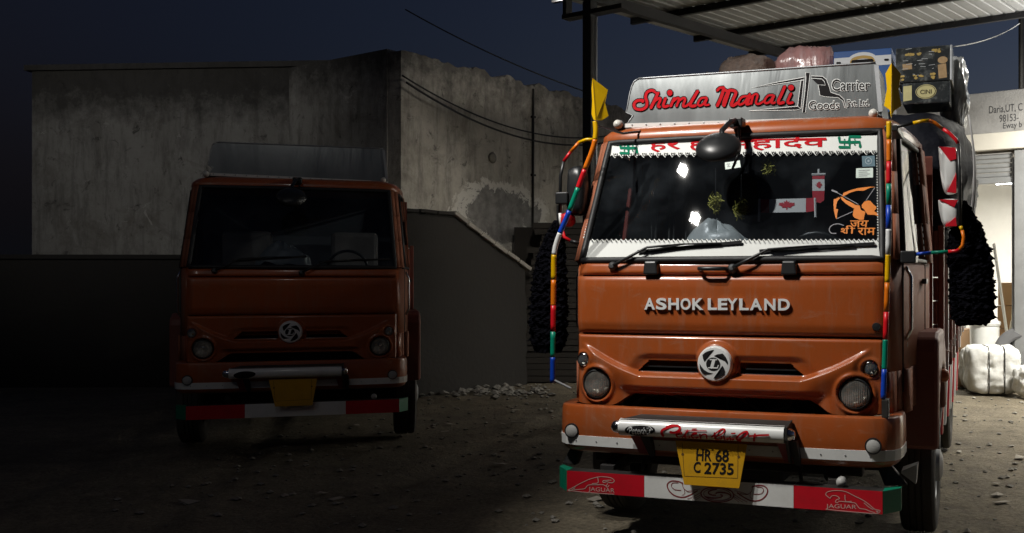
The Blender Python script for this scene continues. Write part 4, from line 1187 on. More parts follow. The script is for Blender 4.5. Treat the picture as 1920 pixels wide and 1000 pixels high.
# lettering on the top band
pr = Print(SF, .008)
pr.text('हर', [(1217, 263), (1277, 261), (1276, 284), (1217, 286)], .018)
pr.text('हर', [(1291, 261), (1346, 259), (1346, 282), (1291, 284)], .018)
pr.text('महादेव', [(1364, 255), (1549, 251), (1549, 279), (1364, 284)], .014)
pr.stroke([(1217, 266), (1277, 264.4)], 3.6, False).stroke([(1291, 264), (1346, 262)], 3.6, False).stroke([(1364, 266), (1549, 261.5)], 3.8, False)
pr.build('red_lettering', RED, ws)
for x0, y0, x1, y1 in ((1161, 266, 1196, 289), (1571, 255, 1615, 278)):
    pr = Print(SF, .008)
    def sq(a, b): return (x0 + (x1 - x0) * a, y0 + (y1 - y0) * b)
    w = (y1 - y0) * .24
    pr.stroke([sq(.95, .08), sq(.5, .06), sq(.48, .5), sq(.5, .94), sq(.06, .92)], w, False)
    pr.stroke([sq(.05, .12), sq(.08, .5), sq(.5, .52), sq(.92, .5), sq(.95, .9)], w, False)
    for a, b in ((.28, .3), (.72, .3), (.28, .72), (.72, .72)): pr.disc(*sq(a, b), 1.5, n=8)
    pr.build('green_symbol', GREEN, ws)
# small stickers
pr = Print(SF, .004); pr.poly([(1359, 305), (1387, 301), (1389, 314), (1360, 318)]); pr.build('paper_sticker', mat('pale_green_sticker', (.62, .72, .66), .5, var=.05), ws); pr = Print(SF, .004); pr.poly([(1605, 316), (1637, 315), (1637, 333), (1605, 334)])
st_ = pr.build('paper_sticker', mat('pale_green_sticker', (.62, .72, .66), .5, var=.05), ws)
pr = Print(SF, .006)
for k in range(4): pr.stroke([(1610, 319.5 + 3.6 * k), (1631 - (k % 2) * 5, 319 + 3.6 * k)], 1.0, False)
pr.stroke([(1363, 308), (1368, 306.5), (1364, 313), (1369, 312)], 1.2, False).stroke([(1373, 306), (1377, 312), (1381, 304.5)], 1.2, False)
pr.build('sticker_print', GREY_INK, ws)
pr = Print(SF, .004); pr.poly([(1616, 293), (1640, 292), (1641, 312), (1617, 313)]); s2 = pr.build('square_sticker', mat('teal_sticker', (.10, .17, .21), .4), ws)
pr = Print(SF, .006)
pr.stroke([(1628.5 + 6 * math.cos(t * .6), 302 + 6 * math.sin(t * .6)) for t in range(10)], 1.2, closed=True); pr.disc(1628.5, 302, 2)
pr.build('sticker_ring', mat('teal_pale', (.32, .4, .44), .5), ws)
# archer sticker
def c6(x, y): return (1550 + x * .11, 340 + y * .11)
pr = Print(SF, .004)
pr.poly([c6(*q) for q in ((270, 245), (285, 200), (400, 155), (520, 120), (640, 105), (740, 92), (835, 98), (740, 112), (690, 135), (640, 160), (600, 145), (500, 165), (400, 195), (310, 245), (260, 262))])
pr.poly([c6(*q) for q in ((215, 270), (225, 290), (180, 345), (165, 400), (155, 470), (195, 480), (178, 560), (172, 648), (150, 620), (125, 500), (115, 400), (120, 310), (150, 300))])
pr.poly([c6(*q) for q in ((230, 265), (270, 270), (330, 320), (400, 350), (480, 395), (470, 465), (400, 430), (330, 385), (260, 320))])
pr.poly([c6(*q) for q in ((480, 400), (560, 415), (580, 480), (570, 520), (600, 500), (660, 520), (650, 570), (610, 610), (630, 655), (560, 660), (470, 620), (445, 580), (455, 500), (470, 465))])
pr.poly([c6(*q) for q in ((600, 400), (640, 350), (700, 330), (745, 335), (790, 390), (850, 440), (845, 465), (770, 440), (740, 460), (810, 510), (890, 565), (885, 595), (820, 575), (740, 545), (700, 570), (665, 520), (640, 480), (600, 450))])
pr.text('जय', [c6(400, 670), c6(715, 670), c6(700, 785), c6(400, 785)], .012)
pr.text('श', [c6(240, 800), c6(375, 800), c6(375, 895), c6(240, 895)], .012)
pr.text('ी', [c6(330, 755), c6(490, 755), c6(470, 895), c6(330, 895)], .012)
pr.stroke([c6(300, 868), c6(345, 895)], 1.2, False)
pr.text('राम', [c6(530, 795), c6(830, 795), c6(830, 920), c6(530, 920)], .012)
pr.build('archer_sticker', ORANGE_INK, ws)
pr = Print(SF, .0035)
pr.stroke([c6(90, 155), c6(180, 190)], 2.8, False).stroke([c6(170, 190), c6(540, 395)], 1.2, False).stroke([c6(820, 110), c6(670, 330)], 1.2, False).stroke([c6(170, 640), c6(440, 520)], 1.2, False)
pr.stroke([c6(*q) for q in ((290, 755), (220, 730), (130, 735), (60, 780), (45, 840), (80, 885), (160, 890))], 1.6)
pr.build('bow_string', GREY_INK, ws)

# ---- wipers and cowl fittings
def wv(u, z): return ws_v(u, max(z, 2.06))
def wp(px, py, off): return on(px, py, wv, off)
for piv, knee, tip, b0, b1 in (((1150, 498), (1213, 464), (1283, 458), (1196, 472), (1391, 454)), ((1374, 502), (1440, 468), (1530, 461), (1424, 471), (1640, 457))):
    r = empty('wiper', (0, 0, 0), 0, TR)
    MB().tube([wp(piv[0], piv[1], .05), wp((piv[0] + knee[0]) / 2, (piv[1] + knee[1]) / 2, .06), wp(knee[0], knee[1], .05), wp(*tip, .04)], [.013, .011, .009, .007], 8).build('wiper_arm', BLACKP, r, smooth=True)
    mb = MB(); a, b = wp(*b0, .022), wp(*b1, .022); mb.beam(a, b, .012, .022); mb.build('wiper_blade', BLACK, r)
    MB().tube([wp(b0[0] + 20, b0[1] - 2, .035), wp(*tip, .045), wp(b1[0] - 40, b1[1] + 2, .035)], .006, 6).build('blade_bridge', BLACKP, r)
    c = wp(piv[0], piv[1] + 2, .02)
    MB().lathe([(.035, .03), (.032, -.02), (.02, -.035), (0, -.036)], c, (0, 1, -.3), 16).build('wiper_pivot', BLACKP, r, auto=40)
for px in (1220, 1479):
    p = on(px, 502, crown, .01)
    mb = MB(); mb.hexa([(p.x - .052, -.045, p.z - .05), (p.x + .058, -.045, p.z - .05), (p.x + .06, .03, p.z - .055), (p.x - .055, .03, p.z - .055), (p.x - .045, -.035, p.z + .045), (p.x + .045, -.035, p.z + .045), (p.x + .048, .03, p.z + .05), (p.x - .048, .03, p.z + .05)])
    mb.build('washer_box', BLACKP, TR, bevel=.012)
p0 = on(1310, 504, crown, .02); p1 = on(1360, 504, crown, .02)
MB().tube([p0 + Vector((0, .03, 0)), p0 + Vector((.01, -.02, 0)), p0 + Vector((.04, -.035, 0)), p1 + Vector((-.04, -.035, 0)), p1 + Vector((-.01, -.02, 0)), p1 + Vector((0, .03, 0))], .015, 10).build('bonnet_handle', BLACKP, TR, smooth=True)

# ---- blind spot mirror over the windscreen
bm_ = empty('blind_spot_mirror', (0, 0, 0), 0, TR)
mc = T(1347, 277, .02)
MB().lathe([(.0, -.035), (.135, -.028), (.157, -.02), (.160, 0.0), (.152, .022), (.12, .05), (.07, .068), (0, .075)], mc, (.05, -.62, .78), 40).build('mirror_shell', BLACKP, bm_, smooth=True)
bt = T(1383, 236, .40)
MB().box(bt.x - .05, bt.x + .05, .33, .45, bt.z - .02, bt.z + .05).build('mirror_mount', BLACKP, bm_, bevel=.01)
MB().tube([(bt.x, .36, bt.z + .03), (bt.x - .01, .22, bt.z - .0), (bt.x - .04, .10, bt.z - .08), mc + Vector((.05, -.01, .03))], [.022, .02, .018, .016], 10).build('mirror_stalk', BLACKP, bm_, smooth=True)
MB().tube([(bt.x + .02, .36, bt.z), (bt.x + .04, .30, bt.z - .2), (bt.x + .0, .25, bt.z - .33)], .010, 8).build('mirror_brace', BLACKP, bm_, smooth=True)

# ---- cab interior
inn = empty('cab_interior', (0, 0, 0), 0, TR)
MB().box(-1.0, 1.0, .14, .5, 1.7, 2.085).build('dashboard', DARK, inn, bevel=.03)
MB().box(-1.15, 1.15, 1.60, 1.68, 1.3, 3.0).build('back_lining', LINING, inn)
MB().box(-1.1, 1.1, .2, 1.6, 1.25, 1.3).build('cab_floor', DARK, inn)
SEAT = mat('seat_cloth', (.24, .22, .20), .9, var=.3)
for x in (-.62, .62):
    MB().box(x - .28, x + .28, 1.25, 1.42, 1.75, 2.55).build('seat_back', SEAT, inn, bevel=.05)
MB().tube([(.55 + .22 * math.cos(t * .2618), .62 - .05 * math.sin(t * .2618), 2.1 + .2 * math.sin(t * .2618)) for t in range(25)], .016, 8, False).build('steering_wheel', BLACKP, inn, smooth=True)
MB().tube([(-.93, .5, 2.1), (-.92, .75, 2.95)], .02, 8).build('curtain_rod', mat('red_rod', (.18, .03, .02), .5), inn)
for k, x in enumerate((-.85, -.7, -.56)):
    mb = MB(); mb.grid(lambda a, b: Vector((x + .07 * a, .9 + .02 * math.sin(a * 12), 2.1 + .85 * b)), 12, 2); mb.build('curtain', mat('grey_curtain', (.06, .06, .058), .9), inn)
CUSH = mat('plastic_cover', (.26, .28, .28), .35, var=.15, bump=.4, bscale=9)
mb = MB(); pc = T(1340, 425, .30)
mb.grid(lambda a, b: Vector((pc.x + .30 * math.cos(a * 6.283) * math.sin(b * 1.571), .36 + .12 * math.sin(a * 6.283) * math.sin(b * 1.571), 2.09 + .27 * math.cos(b * 1.571) + .09 * noise.noise(Vector((math.cos(a * 6.283) * 1.6, math.sin(a * 6.283) * 1.6, b * 2.5))))), 28, 10)
mb.build('dash_cover', CUSH, inn, smooth=True)

# ---- name board on the roof
def hd_v(u, z):
    d = max(0.0, z - 3.08); return .70 + d * .05 + d * d * .09
hd = empty('name_board', (0, 0, 0), 0, TR)
LEFTE = [(0, 1171, 241), (.12, 1179, 229), (.24, 1187, 217), (.29, 1174, 211), (.45, 1177.5, 195), (.65, 1180.5, 177), (.82, 1185, 161), (.92, 1189, 153), (1.0, 1197, 148)]
mb = MB(); rows = []
for t, lx, ly in LEFTE:
    rx, ry = 1655 - 13 * t, 226 - 108 * t
    rows.append([on(lx + (rx - lx) * k / 40, ly + (ry - ly) * k / 40, hd_v) for k in range(41)])
mb.loft(rows, closed=False)
bk_ = [[p + Vector((0, .55, 0)) for p in (r_[0], r_[-1])] for r_ in rows]
for k in range(len(rows) - 1):
    mb.add([rows[k][0], rows[k + 1][0], bk_[k + 1][0], bk_[k][0]], [(0, 1, 2, 3)]); mb.add([rows[k][-1], bk_[k][1], bk_[k + 1][1], rows[k + 1][-1]], [(0, 1, 2, 3)])
    mb.add([bk_[k][0], bk_[k + 1][0], bk_[k + 1][1], bk_[k][1]], [(0, 1, 2, 3)])
mb.add([rows[-1][0], rows[-1][-1], bk_[-1][1], bk_[-1][0]], [(0, 1, 2, 3)])
mb.build('board_body', ALU, hd, auto=30)
MB().tube([p + Vector((0, -.002, .002)) for p in rows[-1]], .007, 6).build('top_bead', STEEL, hd, smooth=True)
MB().tube([r_[0] + Vector((0, -.002, 0)) for r_ in rows], .006, 6).build('side_bead', STEEL, hd, smooth=True)
a, b = on(1173, 239, hd_v, .012), on(1655, 225, hd_v, .012)
mb = MB(); mb.beam(a + Vector((0, 0, .012)), b + Vector((0, 0, .012)), .02, .032); mb.build('bottom_flange', WHITEP, hd)
for k in range(17):
    c = a.lerp(b, (k + .5) / 17) + Vector((0, -.012, .016)); MB().lathe([(0, -.006), (.006, -.004), (.007, .002)], c, (0, 1, 0), 8).build('rivet', STEEL, hd)
a, b = on(1643, 122, hd_v, .008), on(1651, 210, hd_v, .008)
mb = MB(); mb.beam(a, b, .03, .012, (0, 1, 0)); mb.build('corner_strip', STEEL, hd)
for px, py in ((1160, 234), (1638, 214)):
    c = T(px, py, .52 if px < 1300 else .62)
    r = empty('marker_lamp', c, 0, hd)
    MB().lathe([(.0, -.055), (.022, -.048), (.033, -.03), (.034, 0), (.03, .012)], (0, 0, 0), (0, 1, 0), 20).build('lamp_globe', mat('lamp_globe', (.62, .60, .55), .35, var=.1), r, smooth=True)
    MB().lathe([(.03, .01), (.038, .012), (.036, .04), (0, .04)], (0, 0, 0), (0, 1, 0), 20).build('lamp_base', BLACKP, r, auto=40)
    MB().box(-.015, .09 if px < 1300 else .015, .03, .09, -.045, -.02).build('lamp_bracket', BLACKP, r)
HS = surf(hd_v)
def h1(x, y): return (1170 + x / 7.68, 130 + y / 7.68)
def h2(x, y): return (1400 + x / 7.385, 130 + y / 7.385)
SM = [([(440, 320), (395, 305), (335, 330), (310, 400), (330, 470), (320, 540), (250, 580), (165, 565), (145, 500), (190, 455), (270, 450), (265, 470)], 38),  # S
      ([(430, 320), (480, 350), (500, 335)], 30), ([(490, 340), (440, 450), (385, 560)], 40), ([(430, 470), (500, 420), (525, 435), (490, 530), (520, 545)], 34),
      ([(600, 415), (565, 520), (590, 540), (640, 525)], 36), ([(725, 415), (670, 535)], 36), ([(700, 470), (770, 415), (790, 440), (755, 535)], 32), ([(780, 465), (850, 415), (880, 435), (850, 525), (890, 532), (950, 490)], 32),
      ([(1062, 312), (1010, 400), (955, 500), (975, 532), (1035, 522)], 40),
      ([(1190, 410), (1110, 420), (1065, 490), (1085, 525), (1140, 500), (1195, 420), (1165, 510), (1225, 510)], 30)]
MN = [([(1340, 310), (1380, 270), (1440, 265)], 36), ([(1440, 270), (1400, 400), (1340, 530)], 44), ([(1430, 290), (1490, 330), (1450, 430), (1430, 525)], 40), ([(1520, 295), (1480, 420), (1440, 530)], 40), ([(1530, 300), (1610, 330), (1570, 440), (1545, 510), (1580, 520), (1640, 480)], 42),
      ([(1790, 390), (1700, 400), (1650, 470), (1670, 510), (1730, 480), (1795, 400), (1760, 500), (1810, 500)], 32)]
NA = [([(0, 420), (30, 360), (45, 350), (20, 470), (0, 490)], 26), ([(40, 400), (120, 345), (150, 365), (128, 465), (170, 480), (245, 440)], 28), ([(90, 360), (60, 480)], 30),
      ([(370, 360), (300, 365), (250, 430), (265, 470), (320, 450), (380, 365), (345, 465), (395, 460)], 28),
      ([(528, 237), (485, 340), (440, 440), (455, 472), (515, 458)], 38), ([(615, 335), (570, 440), (585, 470), (640, 460)], 34)]
for nm, extra, mm, lift in (('lettering_outline', 3.2, INK, .005), ('red_lettering', 0.0, RED, .010)):
    pr = Print(HS, lift)
    for p, w in SM: pr.stroke([h1(*q) for q in p], w * 1.06 / 7.68 + extra)
    pr.disc(*h1(660, 340), 5 + extra / 2, 5.6 + extra / 2)
    for p, w in MN: pr.stroke([h1(*q) for q in p], w * 1.02 / 7.68 + extra)
    for p, w in NA: pr.stroke([h2(*q) for q in p], w * 1.06 / 7.385 + extra)
    pr.disc(*h2(615, 255), 5.4 + extra / 2)
    pr.build(nm, mm, hd)
# truck drawing and small lettering, black edged in white
P2 = [h2(*q) for q in ((815, 45), (880, 50), (850, 300), (815, 600), (770, 600), (805, 320), (820, 120))]
P3 = [h2(*q) for q in ((895, 92), (1050, 98), (1105, 140), (1140, 230), (1165, 320), (1290, 360), (1350, 420), (1380, 545), (1355, 530), (1330, 440), (1270, 395), (1110, 385), (1015, 365), (990, 215), (1090, 222), (1075, 170), (1040, 135), (895, 125))]
WEDGE = [[(60, 262), (420, 178), (800, 108), (785, 150), (420, 206)], [(752, 150), (792, 142), (752, 548), (705, 516)], [(30, 576), (300, 548), (705, 512), (752, 548), (690, 566)]]
pw = Print(HS, .004); pk = Print(HS, .0035)
for P in [[h2(*q) for q in w] for w in WEDGE] + [P2, P3]:
    pk.poly(P)
    pw.stroke(P, 1.0, False, closed=True)
def words(pr_, off, dx=0.0, dy=0.0):
    h2 = lambda x, y: (1400 + x / 7.385 + dx, 130 + y / 7.385 + dy)
    pr_.text('Carrier', [h2(1180, 140), h2(1705, 150), h2(1705, 290), h2(1180, 300)], off)
    pr_.text('Goods', [h2(862, 440), h2(1280, 435), h2(1280, 550), h2(862, 562)], off)
    pr_.text('Pvt. Ltd.', [h2(1395, 425), h2(1700, 420), h2(1700, 505), h2(1395, 515)], off)
for dx_, dy_ in ((-1, -1), (1, -1), (-1, 1), (1, 1), (0, 1.3), (0, -1.3)): words(pw, .004, dx_, dy_)
pk.lift = .0075
words(pk, .004)
pw.build('white_edging', WINK, hd); pk.build('black_lettering', INK, hd)

# ---- corner poles wrapped in coloured tape
def tape_pole(name, pts, cols, vpl, rad, label=None):
    """pts: pixel path; cols: (colour, y end)"""
    r = empty(name, (0, 0, 0), 0, TR)
    if label: r['label'] = label
    P = [T(x, y, vpl) for x, y in smooth_path(pts, 8)]
    ys = [p[1] for p in smooth_path(pts, 8)]
    y0 = pts[0][1]
    for c, y1 in cols:
        seg = []
        def at(yv):
            for i in range(len(ys) - 1):
                if ys[i] <= yv <= ys[i + 1]:
                    return P[i].lerp(P[i + 1], (yv - ys[i]) / max(1e-6, ys[i + 1] - ys[i]))
            return P[-1] if yv >= ys[-1] else P[0]
        seg = [at(y0)] + [P[i] for i in range(len(ys)) if y0 + .5 < ys[i] < y1 - .5] + [at(y1)]
        MB().tube(seg, rad, 12).build('tape_band', TAPE[c], r, smooth=True)
        y0 = y1
    return r
tape_pole('corner_pole', [(1667, 228), (1667, 300), (1665, 480), (1660, 640), (1656, 748)], [('y', 262), ('o', 303), ('r', 345), ('g', 385), ('b', 430), ('w', 478), ('y', 530), ('o', 585), ('r', 637), ('g', 692), ('b', 748)], -.10, .0175)
tape_pole('corner_pole', [(1116, 228), (1117, 250), (1112, 278), (1094, 325), (1068, 395), (1047, 445), (1039, 478), (1038, 525), (1037, 622), (1036, 718)], [('y', 262), ('o', 318), ('r', 352), ('g', 395), ('b', 437), ('w', 478), ('y', 525), ('o', 573), ('r', 622), ('g', 670), ('b', 718)], -.10, .019)
# brackets that hold the poles
a = T(1657, 752, -.10); MB().box(a.x - .012, a.x + .03, -.115, -.02, a.z - .11, a.z + .01).build('pole_bracket', CHASSIS, TR, bevel=.005)
a = T(1667, 236, -.10); MB().tube([a, (a.x - .03, .3, a.z + .02), (a.x - .12, .62, a.z + .12)], .009, 8).build('pole_stay', BLACKP, TR)
a = T(1117, 236, -.10); MB().tube([a, (a.x + .05, .3, a.z + .0), (a.x + .14, .55, a.z + .05)], .009, 8).build('pole_stay', BLACKP, TR)
a = T(1037, 712, -.10); MB().tube([a, (a.x + .13, -.08, a.z - .06)], .009, 8).build('pole_stay', STEEL, TR)
# yellow finials
for name_, spine, rt, lt in (('pole_finial', ((1672, 118), (1671, 222)), [(1688, 136), (1684, 165), (1689, 196), (1676, 208)], [(1659, 136), (1662, 165), (1656, 196), (1668, 206)]),
                             ('pole_finial', ((1111, 147), (1117, 226)), [(1132, 165), (1128, 190), (1133, 214), (1124, 224)], [(1108, 166), (1110, 190), (1108, 214), (1112, 224)])):
    s0, s1 = T(*spine[0], -.12), T(*spine[1], -.12)
    o = empty(name_, (0, 0, 0), 0, TR)
    for side, pts in ((1, rt), (-1, lt)):
        q = [T(x, y, -.12) for x, y in pts]
        q = [p + Vector((0, abs(p.x - s0.x) * .9, 0)) for p in q]
        # the fold lies on the spine, the wings bend back
        MB().prism([s0 + Vector((.0008 * side, 0, 0))] + q + [s1 + Vector((.0008 * side, 0, 0))], (0, .004, 0)).build('finial_wing', YELLOW, o)

# ---- mirrors on taped arms
def arm(path, cols, vpl, rad, name='mirror_arm'):
    r = empty(name, (0, 0, 0), 0, TR)
    k = 0
    for c, pts in cols:
        MB().tube([T(x, y, vpl) for x, y in pts], rad, 10).build('tape_band', TAPE[c], r, smooth=True)
    return r
ra = arm(None, [('k', [(1676, 240), (1690, 236), (1712, 231)]), ('y', [(1712, 231), (1730, 227), (1742, 226)]), ('o', [(1742, 226), (1752, 230), (1768, 242)]), ('r', [(1768, 242), (1780, 250), (1792, 262), (1797, 270)]),
                ('k', [(1797, 270), (1799, 330), (1801, 424)]), ('y', [(1801, 424), (1804, 432)]), ('o', [(1804, 432), (1807, 445), (1805, 460), (1799, 468)]), ('r', [(1799, 468), (1792, 471), (1778, 472)]), ('g', [(1778, 472), (1746, 474)]), ('b', [(1746, 474), (1716, 477)]), ('k', [(1716, 477), (1700, 478)])], .12, .012)
q = T(1703, 482, .12); MB().box(q.x - .05, q.x + .05, .10, .30, q.z - .04, q.z + .04).build('arm_mount', BLACKP, ra, bevel=.008)
q = T(1676, 241, .12); MB().box(q.x - .06, q.x + .03, .10, .5, q.z - .02, q.z + .02).build('arm_mount', BLACKP, ra, bevel=.008)
def mirror_head(pts, vpl, reds, name='side_mirror', m0=WHITEP):
    r = empty(name, (0, 0, 0), 0, TR)
    c = sum((T(x, y, vpl) for x, y in pts), Vector()) / len(pts)
    rings = []
    P = [T(x, y, vpl) for x, y in smooth_path(list(pts) + [pts[0]], 6)][:-1]
    for s, d in ((1.0, .075), (1.04, .04), (1.0, .0), (.9, -.03), (.6, -.045)):
        rings.append([c + (p - c) * s + Vector((0, d, 0)) for p in P])
    MB().loft(rings, cap1=True, cap0=True).build('mirror_shell', m0, r, auto=50)
    for poly in reds:
        MB().prism([T(x, y, vpl - .05) for x, y in poly], (0, .035, 0)).build('mirror_patch', REDP, r)
    return r
mirror_head([(1759, 276), (1786, 277), (1796, 290), (1797, 350), (1788, 361), (1772, 360), (1764, 330)], .16, [[(1761, 275), (1792, 277), (1793, 298), (1781, 302)], [(1776, 360), (1793, 362), (1793, 325)]])
mirror_head([(1759, 376), (1780, 373), (1797, 378), (1798, 415), (1790, 424), (1771, 424), (1762, 400)], .16, [[(1760, 374), (1796, 375), (1789, 389)], [(1771, 425), (1794, 424), (1792, 407)]])
la = arm(None, [('y', [(1113, 262), (1100, 262), (1086, 267)]), ('o', [(1086, 267), (1070, 285)]), ('r', [(1070, 285), (1057, 303)]), ('k', [(1057, 303), (1051, 330), (1050, 400)]), ('w', [(1050, 400), (1052, 425)]), ('r', [(1052, 425), (1058, 445), (1070, 452)]), ('k', [(1070, 452), (1085, 456)])], .18, .013)
mirror_head([(1066, 318), (1080, 312), (1093, 320), (1096, 360), (1092, 398), (1076, 402), (1064, 392)], .22, [], m0=BLACKP)
mirror_head([(1054, 402), (1066, 399), (1072, 412), (1066, 424), (1054, 422)], .20, [], m0=REDP)
q = T(1055, 372, .18); MB().box(q.x - .05, q.x + .05, .15, .24, q.z - .045, q.z + .045).build('arm_clamp', BLACKP, la, bevel=.01)

# ---- door side, window, fenders, wheels
for s in (1, -1):
    dr = empty('cab_door', (0, 0, 0), 0, TR)
    i0 = 6; pts = [half[k] for k in range(5, 10)]
    mb = MB(); rows = []
    for z in (2.13, 2.4, 2.7, 2.96):
        R_ = ring(z); rows.append([Vector((p.x * s, p.y, p.z)) - Vector((s * .012, 0, 0)) for p in R_[5:11]])
    mb.loft(rows, closed=False); mb.build('door_glass', GLASS, dr, smooth=True)
    for z in (2.10, 2.97):
        R_ = ring(z); MB().tube([Vector((p.x * s, p.y, p.z)) + Vector((s * .004, 0, 0)) for p in R_[5:11]], .016, 8).build('window_seal', BLACK, dr, smooth=True)
    R_ = [ring(z) for z in (1.2, 1.6, 2.1, 2.5, 2.97)]
    MB().tube([Vector((r_[6].x * s, r_[6].y, r_[6].z)) + Vector((s * .004, 0, 0)) for r_ in R_[2:]], .02, 8).build('window_post', BLACK, dr, smooth=True)
    for k in (6, 10):
        MB().tube([Vector((r_[k].x * s, r_[k].y, r_[k].z)) + Vector((s * .001, 0, 0)) for r_ in R_], .006, 6).build('door_gap', BLACK, dr)
    hp = ring(1.95)[9]; MB().box(min(s * hp.x, s * (hp.x + .035)), max(s * hp.x, s * (hp.x + .035)), 1.02, 1.2, 1.93, 1.97).build('door_handle', BLACKP, dr, bevel=.008)
    # grab rail behind the corner
    MB().tube([(s * 1.20, .36, 1.55), (s * 1.235, .36, 1.62), (s * 1.235, .36, 1.98), (s * 1.2, .36, 2.05)], .013, 8).build('grab_rail', CHROME, dr, smooth=True)
    # lace stickers on the door window
    mb = MB()
    for k in range(16):
        z0 = 2.14 + k * .05; 
        for kk in (6, 9):
            a = ring(z0)[kk]; b = ring(z0 + .03)[kk]
            mb.hexa([Vector((s * (a.x + .003), a.y + .02, a.z)), Vector((s * (a.x + .006), a.y + .02, a.z)), Vector((s * (a.x + .006), a.y + .07, a.z)), Vector((s * (a.x + .003), a.y + .07, a.z)),
                     Vector((s * (b.x + .003), b.y + .03, b.z)), Vector((s * (b.x + .006), b.y + .03, b.z)), Vector((s * (b.x + .006), b.y + .09, b.z)), Vector((s * (b.x + .003), b.y + .09, b.z))])
    tag(mb.build('lace_sticker', WHITE, dr), kind='stuff')
    # mudguard
    arc = [(.80, .73), (.80, 1.44), (.84, 1.53), (.94, 1.575), (1.6, 1.575), (1.86, 1.42), (1.98, 1.15), (1.98, .9), (1.90, .9), (1.86, 1.1), (1.72, 1.25), (1.5, 1.3), (1.2, 1.25), (.98, 1.08), (.88, .9), (.86, .73)]
    MB().prism([(s * 1.12, y, z) for y, z in arc], (s * .275, 0, 0)).build('mudguard', MAROON, TR, bevel=.03)
    MB().prism([(s * 1.10, .88, .73), (s * 1.10, .88, 1.3), (s * 1.10, 1.9, 1.3), (s * 1.10, 1.9, .8)], (s * .01, 0, 0)).build('inner_arch', CHASSIS, TR)
    wr_ = empty('front_wheel', (0, 0, 0), 0, TR)
    tyre('tyre', wr_, (s * 1.225, 1.42, .515), (s, 0, 0), .515, .27)
    MB().lathe([(.29, -.06), (.30, .10), (.27, .115), (.25, .05), (.13, .06), (.12, .15), (.07, .17), (0, .17)], (s * 1.225, 1.42, .515), (s, 0, 0), 28).build('rim', STEEL, wr_, auto=40)
    for k in range(8):
        a = k * math.pi / 4; MB().lathe([(.018, .05), (.018, .10), (.01, .115), (0, .115)], (s * 1.225, 1.42 + .19 * math.cos(a), .515 + .19 * math.sin(a)), (s, 0, 0), 6).build('wheel_nut', STEEL, wr_)
    rw = empty('rear_wheel', (0, 0, 0), 0, TR)
    for off in (1.17, .86):
        tyre('tyre', rw, (s * off, 5.4, .515), (s, 0, 0), .515, .27)
    MB().lathe([(.29, -.06), (.30, .10), (.27, .11), (.22, -.04), (.10, -.03), (.09, .05), (0, .05)], (s * 1.17, 5.4, .515), (s, 0, 0), 28).build('rim', STEEL, rw, auto=40)
mb = MB(); mb.tube([(-1.1, 1.42, .515), (1.1, 1.42, .515)], .07, 10); mb.build('front_axle', CHASSIS, TR)
mb = MB(); mb.tube([(-.9, 5.4, .515), (.9, 5.4, .515)], .10, 10); mb.build('rear_axle', CHASSIS, TR)
for s in (-1, 1): MB().box(s * .45 - .05, s * .45 + .05, .1, 6.6, .72, .96).build('chassis_rail', CHASSIS, TR)
MB().box(-.35, .35, .3, 1.6, .5, 1.2).build('engine_block', DARK, TR, bevel=.04)
# side lamp on the mudguard
p = (1.40, 1.15, 1.24); MB().lathe([(.05, 0), (.05, .03), (.03, .05), (0, .055)], p, (1, 0, 0), 16).build('side_lamp', mat('amber_lens', (.45, .12, .03), .3), TR, smooth=True)

# badge on the door corner
MB().box(1.201, 1.208, .42, .58, 1.50, 1.53).build('door_badge', LETTER, TR)

# ---- cargo body
cb = empty('cargo_body', (0, 0, 0), 0, TR)
MB().box(-1.28, 1.28, 2.02, 2.08, 1.18, 3.0).build('headboard', MAROON, cb)
MB().box(-1.28, 1.28, 2.081, 6.7, 1.10, 1.18).build('floor_bed', CHASSIS, cb)
STRP = [MAROON, mat('dark_wine_paint', (.11, .03, .028), .45, var=.15), MAROON, mat('dusty_red_paint', (.22, .05, .04), .5, var=.15), MAROON, MAROON]
for s in (-1, 1):
    for k in range(6):
        z = 1.185 + k * .2
        MB().box(min(s * 1.28, s * 1.32), max(s * 1.28, s * 1.32), 2.1, 6.7, z, z + .192).build('side_plank', STRP[k], cb, bevel=.006)
    for k in range(6):
        y = 2.12 + k * .88
        MB().box(min(s * 1.321, s * 1.37), max(s * 1.321, s * 1.37), y, y + .09, 1.1, 2.42).build('side_post', TAPE['w'] if k % 2 else MAROON, cb, bevel=.006)
        MB().tube([(s * 1.36, y + .2, 1.35), (s * 1.42, y + .2, 1.34), (s * 1.42, y + .2, 1.44)], .012, 6).build('rope_hook', WHITEP, cb)
    for k in range(7):   # chevron boards along the bottom
        y = 2.3 + k * .6
        MB().hexa([(s * 1.33, y, .62), (s * 1.35, y, .62), (s * 1.35, y + .12, .62), (s * 1.33, y + .12, .62), (s * 1.33, y + .4, 1.08), (s * 1.35, y + .4, 1.08), (s * 1.35, y + .52, 1.08), (s * 1.33, y + .52, 1.08)]).build('guard_stripe', WHITEP if k % 2 else REDP, cb)
    MB().box(min(s * 1.30, s * 1.325), max(s * 1.30, s * 1.325), 2.2, 4.7, .62, 1.08).build('side_guard', CHASSIS, cb)
    MB().tube([(s * 1.30, 2.15, .5), (s * 1.36, 2.2, 1.1)], .02, 8).build('guard_stay', WHITEP, cb)
